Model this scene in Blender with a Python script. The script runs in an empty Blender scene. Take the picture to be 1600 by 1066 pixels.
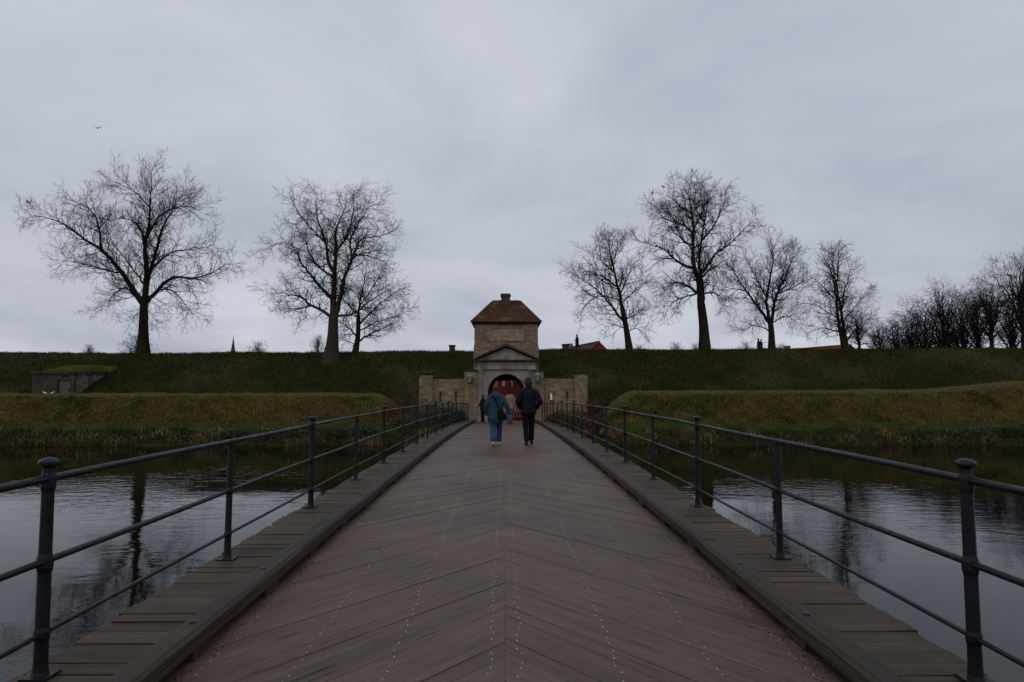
import bpy, bmesh, math, random
import numpy as np
from mathutils import Vector, Matrix
R = math.radians
rng = random.Random(7)
npr = np.random.default_rng(7)
sc = bpy.context.scene
col = sc.collection

# ------------------------------------------------------------------ camera, sky, sun, exposure
cam_d = bpy.data.cameras.new('camera')
cam_d.lens = 24.0; cam_d.sensor_width = 36.0; cam_d.clip_start = 0.05; cam_d.clip_end = 8000
cam = bpy.data.objects.new('camera', cam_d); col.objects.link(cam)
cam.location = (0, 0, 1.5)
cam.rotation_euler = (R(90 + 3.70), 0, R(-0.59))
sc.camera = cam

SUN_EL, SUN_AZ = R(52), R(200)
world = bpy.data.worlds.new('World'); sc.world = world; world.use_nodes = True
nt = world.node_tree; nt.nodes.clear()
def N(t, typ, **kw):
    n = t.nodes.new(typ)
    for k, v in kw.items(): setattr(n, k, v)
    return n
w_out = N(nt, 'ShaderNodeOutputWorld')
w_sky = N(nt, 'ShaderNodeTexSky'); w_sky.sky_type = 'NISHITA'; w_sky.sun_disc = False
w_sky.sun_elevation = SUN_EL; w_sky.sun_rotation = SUN_AZ; w_sky.dust_density = 5.0; w_sky.air_density = 1.5
w_b1 = N(nt, 'ShaderNodeBackground'); w_b1.inputs['Strength'].default_value = 0.07
nt.links.new(w_sky.outputs[0], w_b1.inputs[0])
w_tc = N(nt, 'ShaderNodeTexCoord')
w_sep = N(nt, 'ShaderNodeSeparateXYZ'); nt.links.new(w_tc.outputs['Generated'], w_sep.inputs[0])
w_ab = N(nt, 'ShaderNodeMath', operation='MAXIMUM'); nt.links.new(w_sep.outputs[2], w_ab.inputs[0]); w_ab.inputs[1].default_value = 0.0
w_add = N(nt, 'ShaderNodeMath', operation='ADD'); nt.links.new(w_ab.outputs[0], w_add.inputs[0]); w_add.inputs[1].default_value = 0.22
w_dx = N(nt, 'ShaderNodeMath', operation='DIVIDE'); nt.links.new(w_sep.outputs[0], w_dx.inputs[0]); nt.links.new(w_add.outputs[0], w_dx.inputs[1])
w_dy = N(nt, 'ShaderNodeMath', operation='DIVIDE'); nt.links.new(w_sep.outputs[1], w_dy.inputs[0]); nt.links.new(w_add.outputs[0], w_dy.inputs[1])
w_cmb = N(nt, 'ShaderNodeCombineXYZ'); nt.links.new(w_dx.outputs[0], w_cmb.inputs[0]); nt.links.new(w_dy.outputs[0], w_cmb.inputs[1])
w_map = N(nt, 'ShaderNodeMapping'); nt.links.new(w_cmb.outputs[0], w_map.inputs[0]); w_map.inputs['Location'].default_value = (3.1, 1.7, 0.4)
w_n = N(nt, 'ShaderNodeTexNoise'); w_n.inputs['Scale'].default_value = 1.1; w_n.inputs['Detail'].default_value = 6; w_n.inputs['Roughness'].default_value = 0.52; w_n.inputs['Distortion'].default_value = 0.35
nt.links.new(w_map.outputs[0], w_n.inputs['Vector'])
w_r = N(nt, 'ShaderNodeValToRGB'); nt.links.new(w_n.outputs[0], w_r.inputs[0])
w_r.color_ramp.elements[0].position = 0.30; w_r.color_ramp.elements[0].color = (0.428, 0.464, 0.558, 1)
w_r.color_ramp.elements[1].position = 0.70; w_r.color_ramp.elements[1].color = (0.655, 0.688, 0.772, 1)
w_b2 = N(nt, 'ShaderNodeBackground'); w_b2.inputs['Strength'].default_value = 1.0
nt.links.new(w_r.outputs[0], w_b2.inputs[0])
w_mix = N(nt, 'ShaderNodeMixShader'); w_mix.inputs[0].default_value = 0.9
nt.links.new(w_b1.outputs[0], w_mix.inputs[1]); nt.links.new(w_b2.outputs[0], w_mix.inputs[2])
nt.links.new(w_mix.outputs[0], w_out.inputs[0])

sun_d = bpy.data.lights.new('sun', 'SUN'); sun_d.energy = 0.5; sun_d.angle = R(25); sun_d.color = (1.0, 0.96, 0.9)
sun = bpy.data.objects.new('sun', sun_d); col.objects.link(sun)
sun.rotation_euler = (R(90) - SUN_EL, 0, R(180) - SUN_AZ)
sc.view_settings.view_transform = 'Standard'; sc.view_settings.look = 'None'
sc.view_settings.exposure = 0.0; sc.view_settings.gamma = 1.0; sc.view_settings.use_curve_mapping = False

# ------------------------------------------------------------------ helpers
def tag(o, label=None, cat=None, group=None, kind=None):
    if label: o['label'] = label
    if cat: o['category'] = cat
    if group: o['group'] = group
    if kind: o['kind'] = kind
    return o
def empty(name, loc, rz=0):
    o = bpy.data.objects.new(name, None); col.objects.link(o)
    o.empty_display_size = 0.2; o.location = loc; o.rotation_euler = (0, 0, rz)
    return o
def link(name, me, parent=None, loc=None):
    o = bpy.data.objects.new(name, me); col.objects.link(o)
    if parent: o.parent = parent
    if loc is not None: o.location = loc
    return o

class MB:
    """collects shapes in world coordinates; build() makes ONE mesh object"""
    def __init__(s): s.v = []; s.f = []
    def add(s, vs, fs):
        b = len(s.v); s.v.extend([tuple(v) for v in vs]); s.f.extend([tuple(i + b for i in f) for f in fs])
    def box(s, x0, x1, y0, y1, z0, z1):
        s.add([(x0,y0,z0),(x1,y0,z0),(x1,y1,z0),(x0,y1,z0),(x0,y0,z1),(x1,y0,z1),(x1,y1,z1),(x0,y1,z1)],
              [(0,3,2,1),(4,5,6,7),(0,1,5,4),(1,2,6,5),(2,3,7,6),(3,0,4,7)])
    def tube(s, pts, rad, sides=6, cap=True, ref=None, phase=0.0):
        pts = [Vector(p) for p in pts]; n = len(pts)
        if not isinstance(rad, (list, tuple)): rad = [rad] * n
        vs = []; u = None
        for i in range(n):
            t = (pts[min(i + 1, n - 1)] - pts[max(i - 1, 0)])
            if t.length < 1e-9: t = Vector((0, 0, 1))
            t.normalize()
            if u is None:
                a = Vector(ref) if ref else (Vector((1, 0, 0)) if abs(t.x) < 0.8 else Vector((0, 1, 0)))
                u = (a - t * a.dot(t)).normalized()
            else:
                u = (u - t * u.dot(t))
                u = u.normalized() if u.length > 1e-6 else Vector((1, 0, 0))
            w = t.cross(u)
            r = rad[i]
            rx, ry = (r if isinstance(r, (list, tuple)) else (r, r))
            for k in range(sides):
                a = 2 * math.pi * k / sides + phase
                p = pts[i] + u * (math.cos(a) * rx) + w * (math.sin(a) * ry)
                vs.append((p.x, p.y, p.z))
        fs = []
        for i in range(n - 1):
            for k in range(sides):
                k2 = (k + 1) % sides
                fs.append((i*sides+k, i*sides+k2, (i+1)*sides+k2, (i+1)*sides+k))
        if cap:
            fs.append(tuple(range(sides - 1, -1, -1))); fs.append(tuple((n-1)*sides + k for k in range(sides)))
        s.add(vs, fs)
    def lathe(s, c, prof, sides=12, phase=0.0):
        s.tube([(c[0], c[1], c[2] + z) for r, z in prof], [max(r, 0.0005) for r, z in prof], sides, True, (1, 0, 0), phase)
    def prism(s, poly, a, b, axis='y'):
        """poly: list of (x,z) extruded along y from a to b"""
        n = len(poly)
        vs = [(x, a, z) for x, z in poly] + [(x, b, z) for x, z in poly]
        if axis == 'x': vs = [(a, x, z) for x, z in poly] + [(b, x, z) for x, z in poly]
        fs = [tuple(range(n)), tuple(range(2*n-1, n-1, -1))]
        for i in range(n):
            j = (i + 1) % n
            fs.append((i, i + n, j + n, j))
        s.add(vs, fs)
    def blob(s, c, rx, ry, rz, nu=10, nv=7):
        pts = []; rad = []
        for i in range(nv + 1):
            a = math.pi * i / nv
            pts.append((c[0], c[1], c[2] - rz * math.cos(a))); q = max(math.sin(a), 0.02)
            rad.append((rx * q, ry * q))
        s.tube(pts, rad, nu, True, (1, 0, 0))
    def mesh(s, name, off=(0, 0, 0), smooth=False, fix=True):
        me = bpy.data.meshes.new(name)
        ox, oy, oz = off
        me.from_pydata([(x - ox, y - oy, z - oz) for x, y, z in s.v], [], s.f)
        if fix:
            bm = bmesh.new(); bm.from_mesh(me); bmesh.ops.recalc_face_normals(bm, faces=bm.faces); bm.to_mesh(me); bm.free()
        if smooth: me.polygons.foreach_set('use_smooth', [True] * len(me.polygons))
        me.update()
        return me
    def build(s, name, m, parent=None, smooth=False, fix=True):
        off = (0, 0, 0)
        p = parent
        while p is not None:
            off = tuple(off[i] + p.location[i] for i in range(3)); p = p.parent
        me = s.mesh(name, off, smooth, fix); me.materials.append(m)
        return link(name, me, parent)

def np_mesh(name, verts, faces, m, smooth=False):
    me = bpy.data.meshes.new(name)
    verts = np.asarray(verts, dtype=np.float32); faces = np.asarray(faces, dtype=np.int32)
    k = faces.shape[1]
    me.vertices.add(len(verts)); me.vertices.foreach_set('co', verts.ravel())
    me.loops.add(faces.size); me.loops.foreach_set('vertex_index', faces.ravel())
    me.polygons.add(len(faces)); me.polygons.foreach_set('loop_start', np.arange(0, faces.size, k, dtype=np.int32))
    if smooth: me.polygons.foreach_set('use_smooth', np.ones(len(faces), dtype=bool))
    me.update(calc_edges=True); me.validate()
    me.materials.append(m)
    return me

def L(t, a, b): t.links.new(a, b)
def mat(name, c1, c2=None, scale=6.0, rough=0.8, bump=0.0, bscale=None, stretch=(1, 1, 1), objrand=0.0, island=0.0,
        metal=0.0, c3=None, s3=0.7, spec=0.5, t3=(0.5, 0.62), rvar=0.0, hue=0.03, grain=None, macro=None):
    m = bpy.data.materials.new(name); m.use_nodes = True
    t = m.node_tree; b = t.nodes['Principled BSDF']
    b.inputs['Roughness'].default_value = rough; b.inputs['Metallic'].default_value = metal
    b.inputs['Specular IOR Level'].default_value = spec if rough < .84 else min(spec, .08)
    tc = N(t, 'ShaderNodeTexCoord'); mp = N(t, 'ShaderNodeMapping'); L(t, tc.outputs['Object'], mp.inputs[0]); mp.inputs['Scale'].default_value = stretch
    if grain is not None:
        mp.vector_type = 'TEXTURE'; mp.inputs['Rotation'].default_value = (0, 0, grain); mp.inputs['Scale'].default_value = tuple(1 / q for q in stretch)
    if objrand or island:
        oi0 = N(t, 'ShaderNodeObjectInfo')
        ad = N(t, 'ShaderNodeVectorMath', operation='SCALE'); ad.inputs[0].default_value = (37, 53, 71); L(t, oi0.outputs['Random'], ad.inputs['Scale'])
        L(t, ad.outputs[0], mp.inputs['Location'])
    nz = N(t, 'ShaderNodeTexNoise'); nz.inputs['Scale'].default_value = scale; nz.inputs['Detail'].default_value = 6; nz.inputs['Roughness'].default_value = 0.6
    L(t, mp.outputs[0], nz.inputs['Vector'])
    rp = N(t, 'ShaderNodeValToRGB'); L(t, nz.outputs[0], rp.inputs[0])
    rp.color_ramp.elements[0].position = 0.33; rp.color_ramp.elements[0].color = (*c1, 1)
    rp.color_ramp.elements[1].position = 0.67; rp.color_ramp.elements[1].color = (*(c2 or c1), 1)
    c = rp.outputs[0]
    if c3:
        n3 = N(t, 'ShaderNodeTexNoise'); n3.inputs['Scale'].default_value = s3; n3.inputs['Detail'].default_value = 5
        L(t, mp.outputs[0], n3.inputs['Vector'])
        r3 = N(t, 'ShaderNodeMapRange'); r3.inputs['From Min'].default_value = t3[0]; r3.inputs['From Max'].default_value = t3[1]; L(t, n3.outputs[0], r3.inputs[0])
        mx = N(t, 'ShaderNodeMix', data_type='RGBA'); L(t, r3.outputs[0], mx.inputs[0]); L(t, c, mx.inputs[6]); mx.inputs[7].default_value = (*c3, 1)
        c = mx.outputs[2]
    if objrand or island:
        src = oi0.outputs['Random']
        if island:
            gi = N(t, 'ShaderNodeNewGeometry'); src = gi.outputs['Random Per Island']
        k = island or objrand
        mr = N(t, 'ShaderNodeMapRange'); mr.inputs['To Min'].default_value = 1 - k; mr.inputs['To Max'].default_value = 1 + k; L(t, src, mr.inputs[0])
        hs = N(t, 'ShaderNodeHueSaturation'); L(t, c, hs.inputs['Color']); L(t, mr.outputs[0], hs.inputs['Value'])
        mh = N(t, 'ShaderNodeMath', operation='MULTIPLY_ADD'); L(t, src, mh.inputs[0]); mh.inputs[1].default_value = hue; mh.inputs[2].default_value = .5 - hue / 2
        L(t, mh.outputs[0], hs.inputs['Hue']); c = hs.outputs[0]
    if macro:
        nm_ = N(t, 'ShaderNodeTexNoise'); nm_.inputs['Scale'].default_value = macro[0]; nm_.inputs['Detail'].default_value = 7; nm_.inputs['Roughness'].default_value = .62; L(t, tc.outputs['Object'], nm_.inputs['Vector'])
        mm_ = N(t, 'ShaderNodeMapRange'); L(t, nm_.outputs[0], mm_.inputs[0]); mm_.inputs['From Min'].default_value = .3; mm_.inputs['From Max'].default_value = .7; mm_.inputs['To Min'].default_value = macro[1]; mm_.inputs['To Max'].default_value = macro[2]
        hm_ = N(t, 'ShaderNodeHueSaturation'); L(t, c, hm_.inputs['Color']); L(t, mm_.outputs[0], hm_.inputs['Value']); c = hm_.outputs[0]
    L(t, c, b.inputs['Base Color'])
    if rvar:
        mr2 = N(t, 'ShaderNodeMapRange'); L(t, nz.outputs[0], mr2.inputs[0]); mr2.inputs['From Min'].default_value = 0.3; mr2.inputs['From Max'].default_value = 0.7
        mr2.inputs['To Min'].default_value = rough - rvar; mr2.inputs['To Max'].default_value = rough + rvar; L(t, mr2.outputs[0], b.inputs['Roughness'])
    if bump:
        nb = N(t, 'ShaderNodeTexNoise'); nb.inputs['Scale'].default_value = bscale or scale * 4; nb.inputs['Detail'].default_value = 5
        L(t, mp.outputs[0], nb.inputs['Vector'])
        bp = N(t, 'ShaderNodeBump'); bp.inputs['Strength'].default_value = bump; bp.inputs['Distance'].default_value = 0.02
        L(t, nb.outputs[0], bp.inputs['Height']); L(t, bp.outputs[0], b.inputs['Normal'])
    return m
def brick_mat(name, c1, c2, mortar, bw=0.27, bh=0.09, stain=(0.05, 0.045, 0.03), stain_lo=0.5, stain_hi=0.72):
    m = bpy.data.materials.new(name); m.use_nodes = True
    t = m.node_tree; b = t.nodes['Principled BSDF']; b.inputs['Roughness'].default_value = 0.9; b.inputs['Specular IOR Level'].default_value = 0.2
    tc = N(t, 'ShaderNodeTexCoord'); sp = N(t, 'ShaderNodeSeparateXYZ'); L(t, tc.outputs['Object'], sp.inputs[0])
    ad = N(t, 'ShaderNodeMath', operation='ADD'); L(t, sp.outputs[0], ad.inputs[0]); L(t, sp.outputs[1], ad.inputs[1])
    cb = N(t, 'ShaderNodeCombineXYZ'); L(t, ad.outputs[0], cb.inputs[0]); L(t, sp.outputs[2], cb.inputs[1])
    br = N(t, 'ShaderNodeTexBrick'); L(t, cb.outputs[0], br.inputs['Vector'])
    br.inputs['Color1'].default_value = (*c1, 1); br.inputs['Color2'].default_value = (*c2, 1); br.inputs['Mortar'].default_value = (*mortar, 1)
    br.inputs['Scale'].default_value = 1.0; br.inputs['Brick Width'].default_value = bw; br.inputs['Row Height'].default_value = bh
    br.inputs['Mortar Size'].default_value = 0.009; br.inputs['Bias'].default_value = 0.0
    nz = N(t, 'ShaderNodeTexNoise'); nz.inputs['Scale'].default_value = 1.3; nz.inputs['Detail'].default_value = 8; nz.inputs['Roughness'].default_value = 0.65; L(t, tc.outputs['Object'], nz.inputs['Vector'])
    mr = N(t, 'ShaderNodeMapRange'); L(t, nz.outputs[0], mr.inputs[0]); mr.inputs['From Min'].default_value = stain_lo; mr.inputs['From Max'].default_value = stain_hi; mr.inputs['To Max'].default_value = 0.8
    mx = N(t, 'ShaderNodeMix', data_type='RGBA'); L(t, mr.outputs[0], mx.inputs[0]); L(t, br.outputs[0], mx.inputs[6]); mx.inputs[7].default_value = (*stain, 1)
    n2 = N(t, 'ShaderNodeTexNoise'); n2.inputs['Scale'].default_value = 5; n2.inputs['Detail'].default_value = 4; L(t, tc.outputs['Object'], n2.inputs['Vector'])
    m2 = N(t, 'ShaderNodeMapRange'); L(t, n2.outputs[0], m2.inputs[0]); m2.inputs['From Min'].default_value = .3; m2.inputs['From Max'].default_value = .7; m2.inputs['To Min'].default_value = 0.8; m2.inputs['To Max'].default_value = 1.3
    hv = N(t, 'ShaderNodeHueSaturation'); L(t, mx.outputs[2], hv.inputs['Color']); L(t, m2.outputs[0], hv.inputs['Value'])
    L(t, hv.outputs[0], b.inputs['Base Color'])
    bp = N(t, 'ShaderNodeBump'); bp.inputs['Strength'].default_value = 0.6; bp.inputs['Distance'].default_value = 0.01; bp.invert = True
    L(t, br.outputs['Fac'], bp.inputs['Height']); L(t, bp.outputs[0], b.inputs['Normal'])
    return m

M = {}
PA = math.atan2(1.25, 1.0)
for sd, an in (('deck_left', PA), ('deck_right', -PA)):
    M[sd] = mat(sd + '_timber', (.052, .0332, .0212), (.127, .0825, .0555), 1.0, .54, .55, 2.2, (.9, 34, 34), objrand=.09, c3=(.036, .026, .019), s3=.16, t3=(.55, .8), rvar=.12, hue=.010, grain=an, spec=.32, macro=(.55, .62, 1.28))
M['walk'] = mat('walkway_timber', (.021, .0130, .0080), (.096, .062, .040), 1.0, .6, .6, 2.4, (1.1, 36, 36), objrand=.18, c3=(.044, .036, .012), s3=.25, t3=(.5, .7), rvar=.12, hue=.012, grain=0, spec=.22, macro=(1.6, .6, 1.25))
M['kerb'] = mat('kerb_timber', (.018, .0125, .0082), (.068, .047, .032), 1.0, .62, .7, 2.2, (36, 1.0, 36), objrand=.08, c3=(.026, .022, .012), s3=.2, rvar=.12, hue=.01, grain=0, spec=.22, macro=(1.2, .65, 1.2))
M['darkwood'] = mat('dark_timber', (.010, .008, .006), (.020, .016, .012), 5, .9, .3)
M['iron'] = mat('painted_iron', (.0034, .0036, .0042), (.007, .0075, .009), 9, .46, .10, 45, spec=.27, rvar=.12, c3=(.022, .011, .007), s3=4, t3=(.66, .74))
M['stud'] = mat('zinc_stud', (.40, .38, .36), (.62, .59, .57), 40, .45, metal=.2)
M['bolt'] = mat('bolt_steel', (.03, .03, .032), (.06, .06, .062), 40, .45, metal=.5)
M['grass_soil'] = mat('rampart_turf', (.009, .010, .0015), (.018, .018, .003), 1.5, .95, .6, 25, c3=(.035, .03, .014), s3=.15)
M['mound_soil'] = mat('mound_turf', (.04, .032, .009), (.07, .056, .016), 2, .95, .6, 25)
M['bank_soil'] = mat('bank_turf', (.020, .031, .004), (.033, .044, .008), 1.2, .95, .4, 25)
M['shore'] = mat('shore_earth', (.016, .014, .006), (.034, .030, .013), 3, .95, .6, 20)
M['mud'] = mat('moat_bed_mud', (.02, .017, .012), (.035, .03, .02), 1, .9)
M['blade_dark'] = mat('grass_blade_dark', (.017, .025, .002), (.043, .048, .006), .8, .9, island=.75, c3=(.070, .054, .012), s3=.45, t3=(.5, .72), spec=.08)
M['blade_straw'] = mat('grass_blade_straw', (.112, .092, .019), (.205, .16, .044), .8, .85, island=.6, c3=(.045, .048, .010), s3=.35, spec=.06)
M['blade_rim'] = mat('grass_blade_rim', (.112, .098, .022), (.185, .15, .045), .8, .85, island=.45, spec=.06)
M['blade_green'] = mat('grass_blade_green', (.026, .043, .005), (.043, .062, .010), 1.0, .8, island=.4, spec=.08)
M['blade_shore'] = mat('grass_blade_shore', (.022, .028, .004), (.060, .050, .014), 1.4, .9, island=.6, c3=(.09, .066, .022), s3=.5, spec=.05)
M['reed'] = mat('dry_reed', (.12, .082, .036), (.24, .168, .084), 1.3, .9, island=.5, c3=(.07, .058, .02), s3=.6, spec=.05)
M['bark'] = mat('bark', (.010, .009, .006), (.024, .021, .014), 8, .95, .8, 20, (1, 1, .25), c3=(.022, .024, .009), s3=.8)
M['bark_brown'] = mat('bark_brown', (.028, .020, .014), (.058, .044, .03), 8, .95, .8, 20, (1, 1, .25))
M['twig'] = mat('twig', (.016, .013, .010), (.032, .027, .02), 3, .95, spec=.1)
M['far_bark'] = mat('far_bark', (.015, .013, .012), (.028, .025, .021), 2, .95, spec=.1)
M['brick_yellow'] = brick_mat('yellow_brick', (.27, .20, .122), (.13, .094, .058), (.17, .14, .10), stain=(.065, .048, .028))
M['brick_red'] = brick_mat('weathered_red_brick', (.265, .172, .12), (.135, .085, .06), (.20, .165, .13), stain=(.105, .075, .054))
M['brick_panel'] = brick_mat('pale_brick', (.30, .21, .158), (.17, .118, .09), (.23, .19, .155), stain=(.15, .11, .082), stain_lo=.55)
M['stone'] = mat('grey_sandstone', (.17, .155, .138), (.29, .262, .232), 2.2, .85, .4, 30, c3=(.07, .065, .055), s3=1.1, t3=(.52, .7))
M['stone_dark'] = mat('mossy_stone', (.035, .036, .024), (.075, .072, .05), 3.5, .9, .5, 30, c3=(.03, .036, .014), s3=1.5)
M['chim'] = mat('sooty_brick', (.04, .033, .024), (.085, .07, .052), 4, .9, .5, 25)
M['tile'] = mat('clay_pantile', (.050, .022, .013), (.10, .046, .026), 5, .85, .3, 30, island=.0, c3=(.10, .088, .055), s3=.9, t3=(.52, .66))
M['moss'] = mat('moss_cap', (.018, .020, .008), (.04, .042, .016), 6, .95, .6, 30)
M['red'] = mat('red_paint', (.14, .008, .008), (.20, .015, .013), 5, .7, .1)
M['redwall'] = mat('dull_red_render', (.10, .012, .010), (.15, .02, .015), 2, .9)
M['redhouse'] = mat('red_render', (.18, .024, .017), (.24, .034, .023), 2, .85)
M['redroof'] = mat('red_roof_tile', (.115, .028, .018), (.17, .042, .026), 3, .85)
M['darkroof'] = mat('dark_roof_tile', (.045, .024, .018), (.075, .04, .03), 3, .85)
M['white'] = mat('white_paint', (.7, .7, .68), (.8, .8, .78), 8, .6)
M['concrete'] = mat('bunker_concrete', (.034, .029, .021), (.080, .068, .050), 1.6, .9, .5, 20, c3=(.028, .03, .03), s3=.9)
M['rubble'] = mat('bunker_rubble', (.06, .05, .042), (.24, .19, .16), 3.4, .9, .8, 12, c3=(.05, .052, .05), s3=.7)
M['steel_door'] = mat('weathered_blue_door', (.045, .055, .056), (.085, .083, .058), 2.4, .6)
M['black'] = mat('black_void', (.006, .006, .006), (.01, .01, .01), 4, .9)
M['copper'] = mat('green_copper', (.07, .16, .12), (.14, .26, .2), 14, .6)
M['lampglass'] = mat('lamp_glass', (.20, .24, .23), (.28, .32, .3), 10, .12)
M['vault'] = mat('passage_plaster', (.05, .04, .032), (.085, .07, .055), 2, .9)
M['paving'] = mat('gate_paving', (.10, .085, .075), (.16, .14, .125), 6, .8, .4)
M['leaf_dark'] = mat('evergreen_leaf', (.010, .022, .010), (.028, .045, .018), 3, .55, island=.5, spec=.35)
M['leaf_red'] = mat('red_leaf', (.045, .012, .010), (.085, .024, .018), 3, .7, island=.5, spec=.25)
M['leaf_brown'] = mat('brown_leaf', (.045, .028, .017), (.085, .055, .033), 3, .8, island=.5, spec=.2)
M['skin'] = mat('skin', (.42, .25, .18), (.5, .31, .23), 6, .55)

# ------------------------------------------------------------------ water
def water_mat():
    m = bpy.data.materials.new('moat_water'); m.use_nodes = True
    t = m.node_tree; b = t.nodes['Principled BSDF']
    b.inputs['Base Color'].default_value = (.0045, .0045, .0028, 1); b.inputs['Roughness'].default_value = .03; b.inputs['IOR'].default_value = 1.333; b.inputs['Specular IOR Level'].default_value = .26
    tc = N(t, 'ShaderNodeTexCoord')
    def noise(scale, st, det=3, rot=0, dist=0.0):
        mp = N(t, 'ShaderNodeMapping'); L(t, tc.outputs['Object'], mp.inputs[0]); mp.inputs['Scale'].default_value = st; mp.inputs['Rotation'].default_value = (0, 0, rot)
        n = N(t, 'ShaderNodeTexNoise'); n.inputs['Scale'].default_value = scale; n.inputs['Detail'].default_value = det; n.inputs['Distortion'].default_value = dist
        L(t, mp.outputs[0], n.inputs['Vector']); return n.outputs[0]
    big = noise(.16, (1, 1, 1), 3)
    msk = N(t, 'ShaderNodeMapRange'); L(t, big, msk.inputs[0]); msk.inputs['From Min'].default_value = .40; msk.inputs['From Max'].default_value = .62; msk.inputs['To Min'].default_value = .12; msk.inputs['To Max'].default_value = 1.0
    r1 = noise(2.1, (.75, 1.7, 1), 3, R(14), .6); r2 = noise(6.5, (.8, 1.5, 1), 2, R(-10), .4); sw = noise(.5, (.6, 1.4, 1), 2, R(6))
    m1 = N(t, 'ShaderNodeMath', operation='MULTIPLY_ADD'); L(t, r2, m1.inputs[0]); m1.inputs[1].default_value = .24; L(t, r1, m1.inputs[2])
    m2 = N(t, 'ShaderNodeMath', operation='MULTIPLY'); L(t, m1.outputs[0], m2.inputs[0]); L(t, msk.outputs[0], m2.inputs[1])
    m3 = N(t, 'ShaderNodeMath', operation='MULTIPLY_ADD'); L(t, sw, m3.inputs[0]); m3.inputs[1].default_value = .5; L(t, m2.outputs[0], m3.inputs[2])
    bp = N(t, 'ShaderNodeBump'); bp.inputs['Strength'].default_value = .30; bp.inputs['Distance'].default_value = .027
    L(t, m3.outputs[0], bp.inputs['Height']); L(t, bp.outputs[0], b.inputs['Normal'])
    return m
ZW = -1.35
mb = MB(); mb.add([(-160, -60, ZW), (160, -60, ZW), (160, 35.5, ZW), (-160, 35.5, ZW)], [(0, 1, 2, 3)])
tag(mb.build('water', water_mat()), 'dark rippled moat water on both sides of the bridge', kind='structure')
mb = MB(); mb.add([(-4000, -4000, -3.4), (4000, -4000, -3.4), (4000, 4000, -3.4), (-4000, 4000, -3.4)], [(0, 1, 2, 3)])
tag(mb.build('ground', M['mud']), kind='structure')

# ------------------------------------------------------------------ terrain: bank, mounds, rampart
def ss(a, b, x):
    t = np.clip((x - a) / (b - a), 0, 1); return t * t * (3 - 2 * t)
def vnoise(x, y, s, seed):
    x = np.asarray(x) * s; y = np.asarray(y) * s
    return (np.sin(x * 1.0 + seed) * np.cos(y * 1.3 - seed * 2) + .5 * np.sin(x * 2.3 + y * 1.1 + seed * 3) + .35 * np.sin(y * 3.1 - x * 1.7 + seed)) / 1.85
def crest(X): return np.interp(X, [-60, -38.5, -28, -17, -2.4, 3, 15, 39.5, 70], [3.85, 3.9, 3.86, 3.95, 4.05, 4.14, 4.19, 4.28, 4.3])
def mound_top(X):
    l = np.interp(X, [-40, -8, 8, 20, 24.5, 29.8, 60], [.99, 1.00, 1.12, 1.18, 1.22, 1.68, 1.70])
    return l
def mound_mask(X, Y):
    up_ = .55 * np.clip((Y - 34.8) / 3.5, 0, 1) + .45 * ss(34.6, 38.6, Y)
    return up_ * (1 - ss(40.6, 43.4, Y)) * ss(4.9, 7.6, np.abs(X + .05))
def terr(X, Y):
    X = np.asarray(X, float); Y = np.asarray(Y, float); ax = np.abs(X)
    edge = 0.25 * vnoise(X, X * 0, .9, 1.3)
    base = np.interp(Y + edge, [26, 30.5, 32.6, 33.1, 33.9, 35.5, 45, 300], [-3.3, -2.2, -1.40, -1.05, -.66, -.48, -.25, -.25])
    base = base - .28 * (1 - ss(4.2, 7, ax)) * ss(33, 34.5, Y) - .3 * (1 - ss(2.3, 3.2, ax)) * ss(34, 36, Y)
    base = base + .05 * vnoise(X, Y, 1.7, 2.1) * ss(32.6, 33.5, Y)
    mm = mound_mask(X, Y)
    z = base + (mound_top(X) + .045 * vnoise(X, Y, .6, 5) - base) * mm
    zc = crest(X) + .05 * vnoise(X, Y * .2, .45, 8) + .022 * vnoise(X, Y * .3, 1.9, 3)
    foot = np.where(ax < 6.5, 43.0, 42.9)
    lin = -.15 + (zc + .15) * (Y - foot) / (52.0 - foot)
    slope = (zc - 1.5) / 52.0
    plat = zc + (np.minimum(Y, 76) - 52.0) * (slope - .003) - ss(77, 95, Y) * 6.2
    k = .22
    h = np.clip(.5 + .5 * (plat - lin) / k, 0, 1)
    r = plat * (1 - h) + lin * h - k * h * (1 - h)
    r = r + .035 * vnoise(X, Y, 1.1, 3.7)
    z = np.where(Y > foot, np.maximum(z, r), z)
    fill = (X > -5.15) & (X < 4.95) & (Y > 42.3)
    z = np.where(fill, np.maximum(z, 1.82), z)
    return z
xs = np.concatenate([np.arange(-110, -44, 3.0), np.arange(-44, -7, .5), np.arange(-7, 7, .25), np.arange(7, 46, .5), np.arange(46, 111, 3.0)])
ys = np.concatenate([np.arange(27, 32, .5), np.arange(32, 42.2, .2), [42.22, 42.36], np.arange(42.5, 54, .25), np.arange(54, 98, 1.0)])
GX, GY = np.meshgrid(xs, ys); GZ = terr(GX, GY)
V = np.stack([GX, GY, GZ], -1).reshape(-1, 3); nx = len(xs); ny = len(ys)
I, J = np.meshgrid(np.arange(nx - 1), np.arange(ny - 1)); a = (J * nx + I).ravel()
F = np.stack([a, a + 1, a + 1 + nx, a + nx], -1)
cx = V[F].mean(1)
hole = ((np.abs(cx[:, 0] - .08) < 1.45) & (cx[:, 1] > 42.1) & (cx[:, 1] < 42.5)) | ((np.abs(cx[:, 0] - .08) < 1.8) & (cx[:, 1] > 42.3) & (cx[:, 1] < 46.4)) | ((np.abs(cx[:, 0]) < 5) & (cx[:, 1] > 57) & (cx[:, 1] < 74))
mk = mound_mask(cx[:, 0], cx[:, 1]); is_r = (cx[:, 1] > 43.0) & (mk < .3) | ((cx[:, 2] > 1.0) & (np.abs(cx[:, 0]) < 5.3) & (cx[:, 1] > 42.2))
is_m = (mk > .06) & ~is_r
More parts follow.
